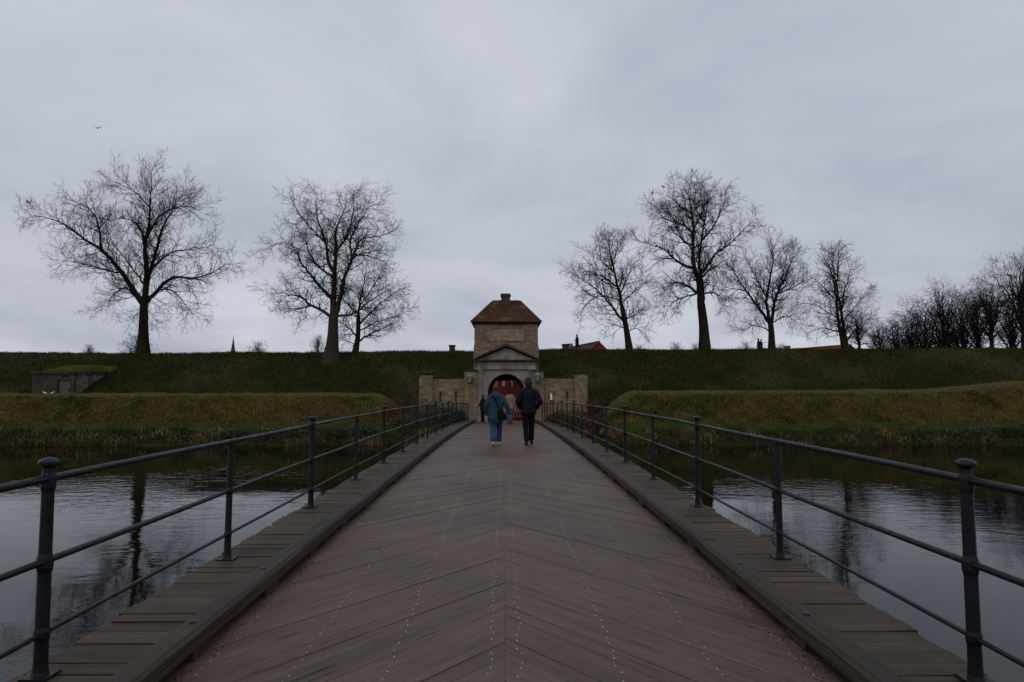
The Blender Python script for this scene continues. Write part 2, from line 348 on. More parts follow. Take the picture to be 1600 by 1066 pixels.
def sub(name, sel, m, label):
    f = F[sel & ~hole]; u, inv = np.unique(f, return_inverse=True)
    o = link(name, np_mesh(name, V[u], inv.reshape(-1, 4), m, True)); tag(o, label, kind='structure')
sub('rampart', is_r, M['grass_soil'], 'long dark green grass rampart with bare trees on its crest')
sub('earth_mound_left', is_m & (cx[:, 0] < 0), M['mound_soil'], 'low straw-coloured earth mound left of the bridge')
sub('earth_mound_right', is_m & (cx[:, 0] > 0), M['mound_soil'], 'low straw-coloured earth mound right of the bridge, rising at its far end')
shore = ~is_r & ~is_m & (cx[:, 1] < 33.8)
sub('moat_shore', shore, M['shore'], 'dark earth edge of the moat under the reeds')
sub('moat_bank', ~is_r & ~is_m & ~shore, M['bank_soil'], 'green grassy strip along the moat edge')

def blades(name, x0, x1, y0, y1, n, hmin, hmax, w, m, label, lean=.5, cond=None, down=0.0, segs=1):
    X = npr.uniform(x0, x1, n); Y = npr.uniform(y0, y1, n)
    if cond is not None:
        k = cond(X, Y); X = X[k]; Y = Y[k]
    n = len(X); Z = terr(X, Y) - .02
    a = npr.uniform(0, 2 * np.pi, n); h = npr.uniform(hmin, hmax, n) * (1 + .5 * vnoise(X, Y, 2.2, 4)); ln = npr.uniform(.1, 1, n) * lean
    b = npr.uniform(0, 2 * np.pi, n)
    ww = w * npr.uniform(.5, 1.3, n)
    px, py = np.cos(a) * ww, np.sin(a) * ww
    tx, ty = np.cos(b) * ln * h, np.sin(b) * ln * h - down * h
    th = h * np.sqrt(np.clip(1 - ln ** 2 * .8, .1, 1))
    P0 = np.stack([X - px, Y - py, Z], -1); P1 = np.stack([X + px, Y + py, Z], -1); P2 = np.stack([X + tx, Y + ty, Z + th], -1)
    if segs == 1:
        vs = np.stack([P0, P1, P2], 1).reshape(-1, 3); fs = np.arange(3 * n).reshape(-1, 3)
    else:
        Pm0 = np.stack([X - px * .7 + tx * .35, Y - py * .7 + ty * .35, Z + th * .8], -1); Pm1 = Pm0 + np.stack([px * 1.4, py * 1.4, px * 0], -1)
        P2 = np.stack([X + tx * 1.25, Y + ty * 1.25, Z + th * .72], -1)
        vs = np.stack([P0, P1, Pm1, Pm0, P2], 1).reshape(-1, 3); q = np.arange(n)[:, None] * 5
        fs = np.concatenate([q + np.array([[0, 1, 2]]), q + np.array([[0, 2, 3]]), q + np.array([[3, 2, 4]])])
    o = link(name, np_mesh(name, vs, fs, m)); tag(o, label, 'grass', kind='stuff'); return o
gate_free = lambda X, Y: ~((X > -5.3) & (X < 5.1) & (Y < 44.0)) & ~((X > -2.0) & (X < 2.15) & (Y < 47)) & ~((X > -31) & (X < -27.7) & (Y < 49.2) & (Y > 44.3))
blades('rampart_grass', -46, 47, 43.0, 53.5, 170000, .07, .20, .019, M['blade_dark'], 'short dark green grass covering the rampart slope', .8, gate_free, .25)
blades('rampart_dry_grass', -46, 47, 43.2, 52.6, 26000, .10, .26, .014, M['blade_straw'], 'scattered dry grass stems on the rampart slope', .7, lambda X, Y: gate_free(X, Y) & (vnoise(X, Y, .8, 6.2) > -.1), .3)
mcond = lambda X, Y: (mound_mask(X, Y) > .05) & (Y < 37.9)
blades('mound_grass', -34, 34, 34.5, 38.7, 130000, .05, .17, .014, M['blade_straw'], 'rough olive brown grass on the front of the earth mounds', .9, mcond, .5, 2)
blades('mound_rim_grass', -34, 34, 37.3, 42.5, 40000, .04, .11, .014, M['blade_rim'], 'pale short grass along the tops of the earth mounds', .7, lambda X, Y: mound_mask(X, Y) > .5)  # paler blade colour also paints in the extra sky light on the tops
blades('bank_grass', -32, 32, 33.8, 35.6, 50000, .03, .09, .014, M['blade_green'], 'fresh green grass strip below the earth mounds', .6, lambda X, Y: (np.abs(X) > 3.2))
blades('shore_grass', -32, 32, 32.6, 33.9, 36000, .05, .16, .014, M['blade_shore'], 'olive and green grass hanging over the dark moat edge', .9, lambda X, Y: np.abs(X) > 3.2, .4, 2)
# dry tufts along the water
cxs = npr.uniform(-31, 31, 420); cxs = cxs[(np.abs(cxs) > 3.5) & ((cxs < 24) | (npr.random(420) < .2)) & ((cxs < 5) | (npr.random(420) < .45)) & (vnoise(cxs, cxs * 0, 1.6, 2.2) + npr.normal(0, .25, 420) > -.25)]
cys = npr.uniform(32.75, 33.7, len(cxs)); rep = 46
X = np.repeat(cxs, rep) + npr.normal(0, .22, len(cxs) * rep); Y = np.repeat(cys, rep) + npr.normal(0, .14, len(cxs) * rep)
hs = np.repeat(npr.uniform(.12, .36, len(cxs)), rep) * npr.uniform(.5, 1.15, len(X)); n = len(X)
Z = terr(X, Y) - .03; a = npr.uniform(0, 2 * np.pi, n); ln = npr.uniform(.15, 1.0, n); b = npr.uniform(0, 2 * np.pi, n); ww = npr.uniform(.006, .013, n)
px, py = np.cos(a) * ww, np.sin(a) * ww; tx, ty = np.cos(b) * ln * hs, np.sin(b) * ln * hs - .15 * hs
P = [np.stack([X - px, Y - py, Z], -1), np.stack([X + px, Y + py, Z], -1), np.stack([X + px + tx * .4, Y + py + ty * .4, Z + hs * .75], -1), np.stack([X - px + tx * .4, Y - py + ty * .4, Z + hs * .75], -1), np.stack([X + tx * 1.2, Y + ty * 1.2, Z + hs * (1.0 - .75 * ln)], -1)]
vs = np.stack(P, 1).reshape(-1, 3); q = np.arange(n)[:, None] * 5
fs = np.concatenate([q + np.array([[0, 1, 2]]), q + np.array([[0, 2, 3]]), q + np.array([[3, 2, 4]])])
tag(link('dry_reeds', np_mesh('dry_reeds', vs, fs, M['reed'])), 'dry straw-coloured reed tufts along the far water edge', 'reeds', kind='stuff')

# ------------------------------------------------------------------ bridge
def prof(y): return -.00058 * max(0.0, y - 6.0) ** 2
bridge = empty('bridge', (0, 0, 0)); tag(bridge, 'long timber footbridge with chevron plank deck leading to the gate', 'bridge')
TT = 1.25; PITCH = .2; HALF = 1.80; YEND = 41.0
def plank_shape(mb, s, yk, dz, width):
    x0 = max(0.0007, (yk - YEND) / TT)
    if x0 >= HALF - .05: return
    nseg = 4; vs = []; fs = []
    hw = width / 2
    for i in range(nseg + 1):
        x = x0 + (HALF - x0) * i / nseg; yc = yk - x * TT
        for (dy, t) in ((-hw, 1), (hw, 1), (hw, 0), (-hw, 0)):
            y = min(yc + dy, YEND + .02); z = prof(y) + dz - (0 if t else .05)
            vs.append((s * x, y, z))
    for i in range(nseg):
        for k in range(4):
            fs.append((i*4+k, i*4+(k+1) % 4, (i+1)*4+(k+1) % 4, (i+1)*4+k))
    fs += [(0, 1, 2, 3), tuple(nseg*4 + k for k in (3, 2, 1, 0))]
    mb.add(vs, fs)
back = MB(); far = MB(); studs = MB()
ROWS = (.082, .61, 1.12, 1.60)
k = 0; yk = -3.0
while yk < YEND + 2.1:
    for s in (-1, 1):
        y0 = yk + (.07 if s > 0 else 0); dz = rng.uniform(-.0025, .0025); wd = PITCH - rng.choice((.002, .002, .003, .003, .003, .003, .007))
        if y0 < 2.8: plank_shape(back, s, y0, dz, wd)
        elif y0 > 32.6: plank_shape(far, s, y0, dz, wd)
        else:
            mb = MB(); plank_shape(mb, s, y0, dz, wd); mb.build('deck_plank', M['deck_left' if s < 0 else 'deck_right'], bridge)
        for rx in ROWS:
            for dy in (-.045, .045):
                y = y0 - rx * TT + dy + rng.uniform(-.014, .014); x = s * (rx + rng.gauss(0, .009))
                if 1.5 < y < 13 and rng.random() < (.93 if rx < 1.4 else .6):
                    z = prof(y) + dz + .0005; r = .0047 if rx < 1 else .0042
                    ring = [(x + r * math.cos(q), y + r * math.sin(q), z) for q in [i * math.pi / 3 for i in range(6)]]
                    top = [(x + .7 * r * math.cos(q), y + .7 * r * math.sin(q), z + .003) for q in [i * math.pi / 3 for i in range(6)]]
                    studs.add(ring + top, [(i, (i+1) % 6, 6 + (i+1) % 6, 6 + i) for i in range(6)] + [tuple(range(6, 12))])
    yk += PITCH
tag(back.build('deck_planks', M['deck_left'], bridge), kind='stuff'); tag(far.build('deck_planks', M['deck_right'], bridge), kind='stuff')
tag(studs.build('plank_studs', M['stud'], bridge, fix=False), kind='stuff')
def strip(x0, x1, y0, y1, z0, z1, seg=1.0):
    mb = MB(); n = max(1, int((y1 - y0) / seg)); vs = []; fs = []
    for i in range(n + 1):
        y = y0 + (y1 - y0) * i / n; p = prof(y)
        vs += [(x0, y, p + z1), (x1, y, p + z1), (x1, y, p + z0), (x0, y, p + z0)]
    for i in range(n):
        for k in range(4): fs.append((i*4+k, i*4+(k+1) % 4, (i+1)*4+(k+1) % 4, (i+1)*4+k))
    fs += [(0, 1, 2, 3), tuple(n*4 + k for k in (3, 2, 1, 0))]
    mb.add(vs, fs); return mb
strip(-1.78, 1.78, -4, 40.9, -.14, -.056).build('deck_underlay', M['darkwood'], bridge)
for s in (-1, 1):
    # walkway planks
    y = -3.0; wfar = MB(); wback = MB()
    while y < 40.6:
        w = rng.choice((.12, .14, .14, .16, .19)); g = rng.choice((.004, .006, .01, .016))
        dz = rng.uniform(-.004, .004); xo = 2.32 + rng.uniform(-.025, .015)
        x0, x1 = (s * 1.815, s * xo) if s > 0 else (s * xo, s * 1.815)
        p0, p1 = prof(y) + dz, prof(y + w) + dz + rng.uniform(-.003, .003)
        vs = [(x0, y, p0+.12), (x1, y, p0+.12+rng.uniform(-.004, .004)), (x1, y+w-g, p1+.12), (x0, y+w-g, p1+.12), (x0, y, p0+.07), (x1, y, p0+.07), (x1, y+w-g, p1+.07), (x0, y+w-g, p1+.07)]
        fs = [(0,1,2,3),(7,6,5,4),(0,4,5,1),(1,5,6,2),(2,6,7,3),(3,7,4,0)]
        if y < 1.5: wback.add(vs, fs)
        elif y > 23.0: wfar.add(vs, fs)
        else:
            mb = MB(); mb.add(vs, fs); mb.build('walkway_plank', M['walk'], bridge)
        y += w
    tag(wback.build('walkway_planks', M['walk'], bridge), kind='stuff'); tag(wfar.build('walkway_planks', M['walk'], bridge), kind='stuff')
    a, b = sorted((s * 1.86, s * 2.26))
    strip(a, b, -4, 40.7, -.05, .062).build('walkway_joist', M['darkwood'], bridge)
    a, b = sorted((s * 1.72, s * 1.98))
    strip(a, b, -4, 40.7, -.55, -.15).build('edge_beam', M['darkwood'], bridge)
    # kerb beams, chamfered, on packing blocks
    y = -3.2 + (0 if s > 0 else 1.6)
    while y < 40.8:
        ln = min(4.6, 40.85 - y); n = 8; vs = []; fs = []; jx = rng.uniform(-.006, .006); jz = rng.uniform(-.005, .005)
        sec = [(1.688, .062), (1.690, .135), (1.712, .160), (1.825, .160), (1.825, .062)]
        m_ = len(sec)
        for i in range(n + 1):
            yy = y + (ln - .008) * i / n
            for (x, z) in sec: vs.append((s * (x + jx + .004 * math.sin(yy * 2.1 + s)), yy, prof(yy) + z + jz + .003 * math.sin(yy * 1.3)))
        for i in range(n):
            for k in range(m_): fs.append((i*m_+k, i*m_+(k+1) % m_, (i+1)*m_+(k+1) % m_, (i+1)*m_+k))
        fs += [tuple(range(m_)), tuple(n*m_ + k for k in range(m_ - 1, -1, -1))]
        mb = MB(); mb.add(vs, fs); mb.build('kerb_beam', M['kerb'], bridge); y += ln
    y = .55 + (.1 if s > 0 else 0)
    while y < 40:
        a, b = sorted((s * (1.70 + rng.uniform(-.006, .01)), s * 1.84)); p = prof(y)
        mb = MB(); mb.box(a, b, y - .13, y + .13, p + .002, p + .07); mb.build('packing_block', M['kerb'], bridge)
        mb = MB(); mb.lathe((s * 1.772, y + .02, p + .158), [(.022, 0), (.022, .006), (.014, .012), (.005, .014)], 10); mb.build('kerb_bolt', M['bolt'], bridge)
        y += 1.14
    for y in np.arange(-2, 34, 4.66):
        mb = MB(); mb.tube([(s * 1.5, y, -3.2), (s * 1.5, y, prof(y) - .56)], .16, 10); mb.build('pile', M['darkwood'], bridge)
for y in np.arange(-2, 34, 4.66):
    mb = MB(); mb.box(-2.2, 2.2, y - .14, y + .14, prof(y) - .85, prof(y) - .56); mb.build('cross_beam', M['darkwood'], bridge)
spl = MB()
for i in range(150):
    s = rng.choice((-1, 1)); y0 = 3.0 + 15 * rng.random() ** 1.5; x0 = rng.uniform(.08, 1.55); ln = rng.uniform(.06, .42); w = rng.uniform(.0018, .005); n = 6; vs = []
    for k in range(n + 1):
        t = k / n; x = x0 + ln * t * .62; y = y0 - ln * t * .78 + rng.uniform(-.002, .002); q = w * math.sin(math.pi * min(max(t, .03), .97)) * rng.uniform(.5, 1.2); z = prof(y) + .0042
        vs += [(s * x, y - q, z), (s * x, y + q, z)]
    spl.add(vs, [(2*k, 2*k+2, 2*k+3, 2*k+1) for k in range(n)])
tag(spl.build('plank_splits', M['darkwood'], bridge, fix=False), kind='stuff')
# dirt crumbs in the kerb gap
mb = MB()
for i in range(900):
    s = rng.choice((-1, 1)); y = 3 + 14 * rng.random() ** 1.6; x = s * (1.69 - abs(rng.gauss(0, .055))); r = rng.uniform(.002, .008); z = prof(y) + .002
    mb.add([(x - r, y, z), (x + r * .3, y - r, z), (x + r, y + r * .5, z), (x, y, z + r * .8)], [(0, 1, 3), (1, 2, 3), (2, 0, 3)])
tag(mb.build('grit', M['moss'], None, fix=False), 'dark grit and moss gathered along the kerbs', 'grit', kind='stuff')

# railings
YP = [3.2 + 2.33 * i for i in range(17)]
PX = 2.2; WZ = .12
def post_mesh(fin):
    mb = MB()
    if fin:
        prf = [(.050, .012), (.043, .03), (.0395, .07), (.0385, .17), (.045, .19), (.045, .215), (.0385, .235), (.0375, .49), (.046, .52), (.046, .56), (.0365, .585), (.0345, .88), (.042, .905), (.042, .955), (.034, .975), (.034, .995), (.040, 1.006), (.060, 1.014), (.061, 1.026), (.046, 1.038), (.022, 1.046), (.001, 1.049)]
    else:
        prf = [(.046, .012), (.036, .035), (.031, .08), (.030, .18), (.034, .195), (.034, .21), (.029, .225), (.028, .515), (.034, .53), (.034, .55), (.027, .565), (.0255, .89), (.030, .905), (.028, .94), (.02, .947), (.001, .949)]
    mb.lathe((0, 0, 0), [(q * (.80 if fin else .86), z * (.985 if fin else 1)) for q, z in prf], 8, math.pi / 8)
    return mb.mesh('post')
plate = MB(); plate.box(-.062, .062, -.062, .062, 0, .014); plate = plate.mesh('base_plate')
PM = [post_mesh(True), post_mesh(False)]
for me in PM + [plate]: me.materials.append(M['iron'])
for s, side in ((-1, 'left'), (1, 'right')):
    rl = empty('bridge_railing', (s * PX, 0, 0)); tag(rl, f'black iron three-bar railing along the {side} edge of the bridge', 'railing', 'railings of the bridge')
    for i, y in enumerate([YP[0] - 2.33, YP[0] + (.15 if s < 0 else .06)] + YP[1:]):
        fin = (i % 2 == 1)
        p = link('post', PM[0 if fin else 1], rl, (0, y, prof(y) + WZ)); p.rotation_euler = (R(rng.uniform(-.5, .5)), R(rng.uniform(-.6, .6)), 0)
        link('base_plate', plate, p, (0, 0, 0))
    yy = np.concatenate([np.arange(-3.8, 3.2, 1.165), np.arange(3.2, YP[-1] + .01, 2.33 / 4)])
    for nm, h, r in (('top_rail', .93, .0185), ('middle_rail', .54, .0165), ('lower_rail', .20, .0125)):
        mb = MB(); mb.tube([(s * PX, y, prof(y) + WZ + h + .003 * math.sin(y * 1.35 + h * 9)) for y in yy], r, 10); mb.build(nm, M['iron'], rl, True)

# gate forecourt
mb = MB(); mb.add([(-2.6, 40.3, prof(40.6) - .012), (2.6, 40.3, prof(40.6) - .012), (2.6, 57.5, prof(41) - .03), (-2.6, 57.5, prof(41) - .03)], [(0, 1, 2, 3)])
tag(mb.build('paving', M['paving']), kind='structure')
mb = MB(); mb.add([(-5, 57, prof(41) - .034), (5, 57, prof(41) - .034), (5, 74.5, prof(41) - .034), (-5, 74.5, prof(41) - .034)], [(0, 1, 2, 3)])
tag(mb.build('yard', M['paving']), kind='structure')
ZG = prof(41) - .02

# ------------------------------------------------------------------ gatehouse
CX = .08
gh = empty('gatehouse', (CX, 42, ZG)); tag(gh, 'brick gatehouse tower with hipped tile roof above a stone arched portal', 'gatehouse')
AW, ASP, ATOP = 1.14, 1.03, 2.19   # arch half-width, spring, crown
def arch_poly(half, spring, crown, n=20): return [(CX + half * math.cos(math.pi * i / n), spring + (crown - spring) * math.sin(math.pi * i / n)) for i in range(n + 1)]
def portal_face(mb, y0, y1, x0, x1, ztop):
    ar = arch_poly(AW, ASP, ATOP)            # right to left
    out = [(x1, ZG)] + [(x1, ASP)] + [(x1 + (x0 - x1) * i / 16, ztop) for i in range(17)] + [(x0, ASP), (x0, ZG)]
    inn = [(CX + AW, ZG)] + ar[:1] + [ar[2 + i] for i in range(17)] + ar[-1:] + [(CX - AW, ZG)]
    n = len(out)
    vs = [(x, y0, z) for x, z in out] + [(x, y0, z) for x, z in inn] + [(x, y1, z) for x, z in out] + [(x, y1, z) for x, z in inn]
    fs = []
    for i in range(n - 1):
        fs.append((i, i+1, n+i+1, n+i)); fs.append((2*n+i, 3*n+i, 3*n+i+1, 2*n+i+1)); fs.append((n+i, n+i+1, 3*n+i+1, 3*n+i)); fs.append((i, 2*n+i, 2*n+i+1, i+1))
    mb.add(vs, fs)
mb = MB(); portal_face(mb, 42.0, 42.6, CX - 1.45, CX + 1.45, 2.47); mb.build('portal', M['stone'], gh)
# arch ring standing proud
mb = MB(); n = 24
a1 = arch_poly(AW, ASP, ATOP, n); a2 = arch_poly(AW + .2, ASP, ATOP + .2, n)
for i in range(n):
    q = [a1[i], a1[i+1], a2[i+1], a2[i]]
    g = .008
    mb.add([(x, 41.965, z) for x, z in q] + [(x, 42.0, z) for x, z in q], [(0,1,2,3),(0,4,5,1),(1,5,6,2),(2,6,7,3),(3,7,4,0)])
mb.build('arch_ring', M['stone'], gh)
for s in (-1, 1):
    xa, xb = sorted((CX + s * 1.452, CX + s * 1.80))
    mb = MB(); mb.box(xa, xb, 41.90, 42.6, ZG + .35, 2.20); p = mb.build('pilaster', M['stone'], gh)
    mb = MB(); mb.box(xa - .04, xb + .04, 41.86, 42.6, ZG, ZG + .348); mb.build('plinth', M['stone'], p)
    mb = MB(); mb.box(xa - .03, xb + .03, 41.87, 42.6, 2.202, 2.30); mb.box(xa - .06, xb + .06, 41.84, 42.6, 2.302, 2.47); mb.build('capital', M['stone'], p)
    xa, xb = sorted((CX + s * (AW + .002), CX + s * (AW + .30)))
    mb = MB(); mb.box(xa, xb, 41.955, 42.0, ASP - .12, ASP); mb.build('impost', M['stone'], gh)
mb = MB(); mb.box(CX - 1.84, CX + 1.84, 41.88, 42.6, 2.473, 2.60); mb.build('architrave', M['stone'], gh)
mb = MB(); mb.box(CX - 1.79, CX + 1.79, 41.92, 42.6, 2.602, 2.93); mb.build('frieze', M['stone'], gh)
mb = MB(); mb.box(CX - 1.93, CX + 1.93, 41.80, 42.62, 2.932, 2.99); mb.box(CX - 2.0, CX + 2.0, 41.72, 42.62, 2.992, 3.06); mb.build('cornice', M['stone_dark'], gh)
mb = MB(); mb.prism([(CX - 1.72, 3.062), (CX + 1.72, 3.062), (CX, 3.80)], 41.93, 42.6); ty = mb.build('tympanum', M['stone'], gh)
mb = MB(); mb.blob((CX, 41.93, 3.33), .12, .05, .14, 12, 8); mb.box(CX - .2, CX + .2, 41.9, 41.94, 3.12, 3.18); mb.build('crest_relief', M['stone'], ty, True)
for s in (-1, 1):
    th = .17; mb = MB()
    A_ = (CX + s * 2.02, 3.062); B_ = (CX, 3.90)
    mb.prism([A_, B_, (B_[0], B_[1] + th), (A_[0], A_[1] + .06)], 41.70 if s < 0 else 41.702, 42.64); mb.build('raking_cornice', M['stone_dark'], gh)
# tower body
TX0, TX1, TY0, TY1 = -1.88, 2.03, 42.605, 46.5
PIL = .5
mb = MB(); mb.box(TX0, TX1, TY0, TY1, 2.4, 5.40)
tw = mb.build('tower_wall', M['brick_red'], gh)
for (a, b) in ((TX0 - .03, TX0 + .52), (TX1 - .52, TX1 + .03)):
    mb = MB(); mb.box(a, b, TY0 - .05, TY0 - .002, 4.02, 5.30); mb.build('corner_pilaster', M['brick_red'], tw)
mb = MB(); mb.box(TX0 - .07, TX1 + .07, TY0 - .07, TY1 + .07, 2.42, 3.98); mb.box(TX0 - .04, TX1 + .04, TY0 - .04, TY1 + .04, 3.982, 4.015); mb.build('tower_base', M['brick_red'], gh)
mb = MB()
px0, px1, pz0, pz1 = -1.08, 1.24, 4.23, 5.10
mb.box(px0 + .06, px1 - .06, TY0 - .018, TY0 - .002, pz0 + .06, pz1 - .06); mb.build('blind_panel', M['brick_panel'], tw)
mb = MB(); mb.box(px0 - .02, px1 + .02, TY0 - .045, TY0 - .002, pz1 - .058, pz1); mb.box(px0 - .02, px1 + .02, TY0 - .045, TY0 - .002, pz0, pz0 + .058)
mb.box(px0 - .02, px0 + .058, TY0 - .043, TY0 - .002, pz0 + .06, pz1 - .06); mb.box(px1 - .058, px1 + .02, TY0 - .043, TY0 - .002, pz0 + .06, pz1 - .06); mb.build('panel_frame', M['brick_red'], tw)
mb = MB(); mb.box(TX0 - .06, TX1 + .06, TY0 - .06, TY1 + .06, 5.302, 5.36); mb.box(TX0 - .12, TX1 + .12, TY0 - .12, TY1 + .12, 5.362, 5.41); mb.build('eaves', M['stone_dark'], gh)
# pantile hip roof
EX0, EX1, EY0, EY1, EZ = TX0 - .20, TX1 + .20, TY0 - .2, TY1 + .2, 5.40
RZ = 6.93; RX0, RX1 = -.78, .98; RYC = (EY0 + EY1) / 2
roof_root = MB(); roof_root.add([(EX0, EY0, EZ), (EX1, EY0, EZ), (EX1, EY1, EZ), (EX0, EY1, EZ), (RX0, RYC, RZ - .03), (RX1, RYC, RZ - .03)], [(0, 1, 5, 4), (1, 2, 5), (2, 3, 4, 5), (3, 0, 4), (3, 2, 1, 0)])
roof = roof_root.build('roof', M['tile'], gh)
mb = MB()
def tiled(A, B, C, D):
    A, B, C, D = map(Vector, (A, B, C, D)); e = (B - A).normalized(); nrm = (B - A).cross(D - A).normalized(); up = nrm.cross(e).normalized()
    if nrm.z < 0: nrm = -nrm; up = nrm.cross(e).normalized()
    if up.z < 0: up = -up
    H = (D - A).dot(up); rows = int(H / .21); nu = 110; vs = []; fs = []
    for j in range(rows):
        for q in (0, 1):
            v = (j + q) / rows; lo = A.lerp(D, v); hi = B.lerp(C, v)
            for i in range(nu + 1):
                p = lo.lerp(hi, i / nu); u = (p - A).dot(e)
                d = .03 + .03 * abs(math.sin(math.pi * u / .2)) + (.028 if q == 0 else .0)
                vs.append(p + nrm * d)
    for j in range(rows * 2 - 1):
        for i in range(nu): fs.append((j*(nu+1)+i, j*(nu+1)+i+1, (j+1)*(nu+1)+i+1, (j+1)*(nu+1)+i))
    mb.add(vs, fs)
tiled((EX0, EY0, EZ), (EX1, EY0, EZ), (RX1, RYC, RZ), (RX0, RYC, RZ))
tiled((EX1, EY0, EZ), (EX1, EY1, EZ), (RX1, RYC, RZ), (RX1, RYC + .001, RZ))
tiled((EX0, EY1, EZ), (EX0, EY0, EZ), (RX0, RYC + .001, RZ), (RX0, RYC, RZ))
tiled((EX1, EY1, EZ), (EX0, EY1, EZ), (RX0, RYC, RZ), (RX1, RYC, RZ))
tag(mb.build('pantiles', M['tile'], roof, fix=False), kind='stuff')
for (p, q) in (((EX0, EY0, EZ), (RX0, RYC, RZ)), ((EX1, EY0, EZ), (RX1, RYC, RZ)), ((EX0, EY1, EZ), (RX0, RYC, RZ)), ((EX1, EY1, EZ), (RX1, RYC, RZ)), ((RX0, RYC, RZ), (RX1, RYC, RZ))):
    p = Vector(p); q = Vector(q); mb = MB(); n = max(2, int((q - p).length / .3))
    for i in range(n):
        a = p.lerp(q, i / n) + Vector((0, 0, .05)); b = p.lerp(q, (i + 1.08) / n) + Vector((0, 0, .045)); mb.tube([a, b], [.095, .078], 8)
    mb.build('ridge_tiles', M['tile'], roof)
mb = MB(); mb.box(-.29, .37, 44.0, 44.66, 6.3, 6.98); mb.box(-.25, .33, 44.04, 44.62, 6.982, 7.28); mb.box(-.30, .38, 43.99, 44.67, 7.282, 7.36); mb.box(-.27, .35, 44.02, 44.64, 7.362, 7.44)
ch = mb.build('chimney', M['chim'], gh)
mb = MB(); mb.box(-.06, .14, 44.2, 44.46, 7.442, 7.46); mb.build('flue', M['black'], ch)
mb = MB(); mb.box(-.06, .02, 43.35, 43.5, 6.0, 6.16); mb.build('roof_vent', M['black'], roof)
# vaulted passage
mb = MB()
ar = [(CX + AW + .02, ZG)] + arch_poly(AW + .02, ASP, ATOP + .02) + [(CX - AW - .02, ZG)]
n = len(ar)
for i in range(n - 1):
    (xa, za), (xb, zb) = ar[i], ar[i+1]
    mb.add([(xa, 42.59, za), (xb, 42.59, zb), (xb, 57.2, zb), (xa, 57.2, za)], [(0, 1, 2, 3)])
mb.build('passage_vault', M['vault'], gh, fix=False)
mb = MB(); mb.box(CX - 5.2, CX - AW - .02, 57.05, 57.4, ZG - .1, 3.7); mb.box(CX + AW + .02, CX + 5.2, 57.05, 57.4, ZG - .1, 3.7); mb.box(CX - AW - .02, CX + AW + .02, 57.05, 57.4, ATOP + .03, 4.5)
mb.build('inner_wall', M['brick_yellow'], gh)
for s in (-1, 1):
    a, b = sorted((s * 5.0, s * 5.25)); mb = MB(); mb.box(a, b, 57.4, 74.2, ZG - .1, 3.7)
    tag(mb.build('retaining_wall', M['brick_yellow']), f'brick retaining wall on the {"left" if s < 0 else "right"} of the yard behind the gate passage', 'wall', 'walls of the yard behind the gate')
# red barracks seen through the passage
bk = empty('red_barracks', (0, 74.5, ZG)); tag(bk, 'red rendered building glimpsed through the gate passage', 'building')
mb = MB(); mb.box(-4.98, 4.98, 74.25, 78, ZG - .1, 4.4); mb.build('wall', M['redwall'], bk)
for x in (-2.1, -.95, -.15, .75, 1.9):  # pale rectangles added on the red wall to imitate bright gaps between pickets
    mb = MB(); mb.box(x - .17, x + .17, 74.2, 74.248, 1.35, 1.95); w_ = mb.build('window', M['stone'], bk)
    mb = MB(); mb.box(x - .13, x + .13, 74.18, 74.198, 1.40, 1.62); mb.build('pane', M['lampglass'], w_)

# palisade gate leaves in the passage
def palisade(label, hx, hy, ang, width, flip):
    pg = empty('palisade_gate', (hx, hy, ZG), ang); tag(pg, label, 'gate', 'red palisade gate leaves')
    n = 6
    for i in range(n):
        u = flip * (width * (i + .5) / n); w = width / n * .29
        z1 = 2.62 - .12 * abs(i - 2.5) + .03 * math.sin(i * 1.9)
        mb = MB(); mb.prism([(u - w, .10), (u + w, .10), (u + w, z1 - .22), (u + w * 1.25, z1 - .17), (u, z1), (u - w * 1.25, z1 - .17), (u - w, z1 - .22)], -.03, .03)
        me = mb.mesh('picket'); me.materials.append(M['red']); link('picket', me, pg)
    for z in (.25, 1.85):
        a, b = sorted((0, flip * width)); mb = MB(); mb.box(a, b, .032, .09, z, z + .15); me = mb.mesh('rail'); me.materials.append(M['red']); link('rail', me, pg)
    mb = MB(); a, b = (.02, width - .02); mb.prism([(flip * a, .42), (flip * (a + .12), .42), (flip * b, 1.82), (flip * (b - .12), 1.82)], .034, .08); me = mb.mesh('brace'); me.materials.append(M['red']); link('brace', me, pg)
palisade('red palisade gate leaf almost closed at the right of the arch', CX + 1.13, 43.1, R(6), 1.14, -1)
palisade('red palisade gate leaf swung inwards at the left of the arch', CX - 1.10, 43.3, R(66), 1.14, 1)

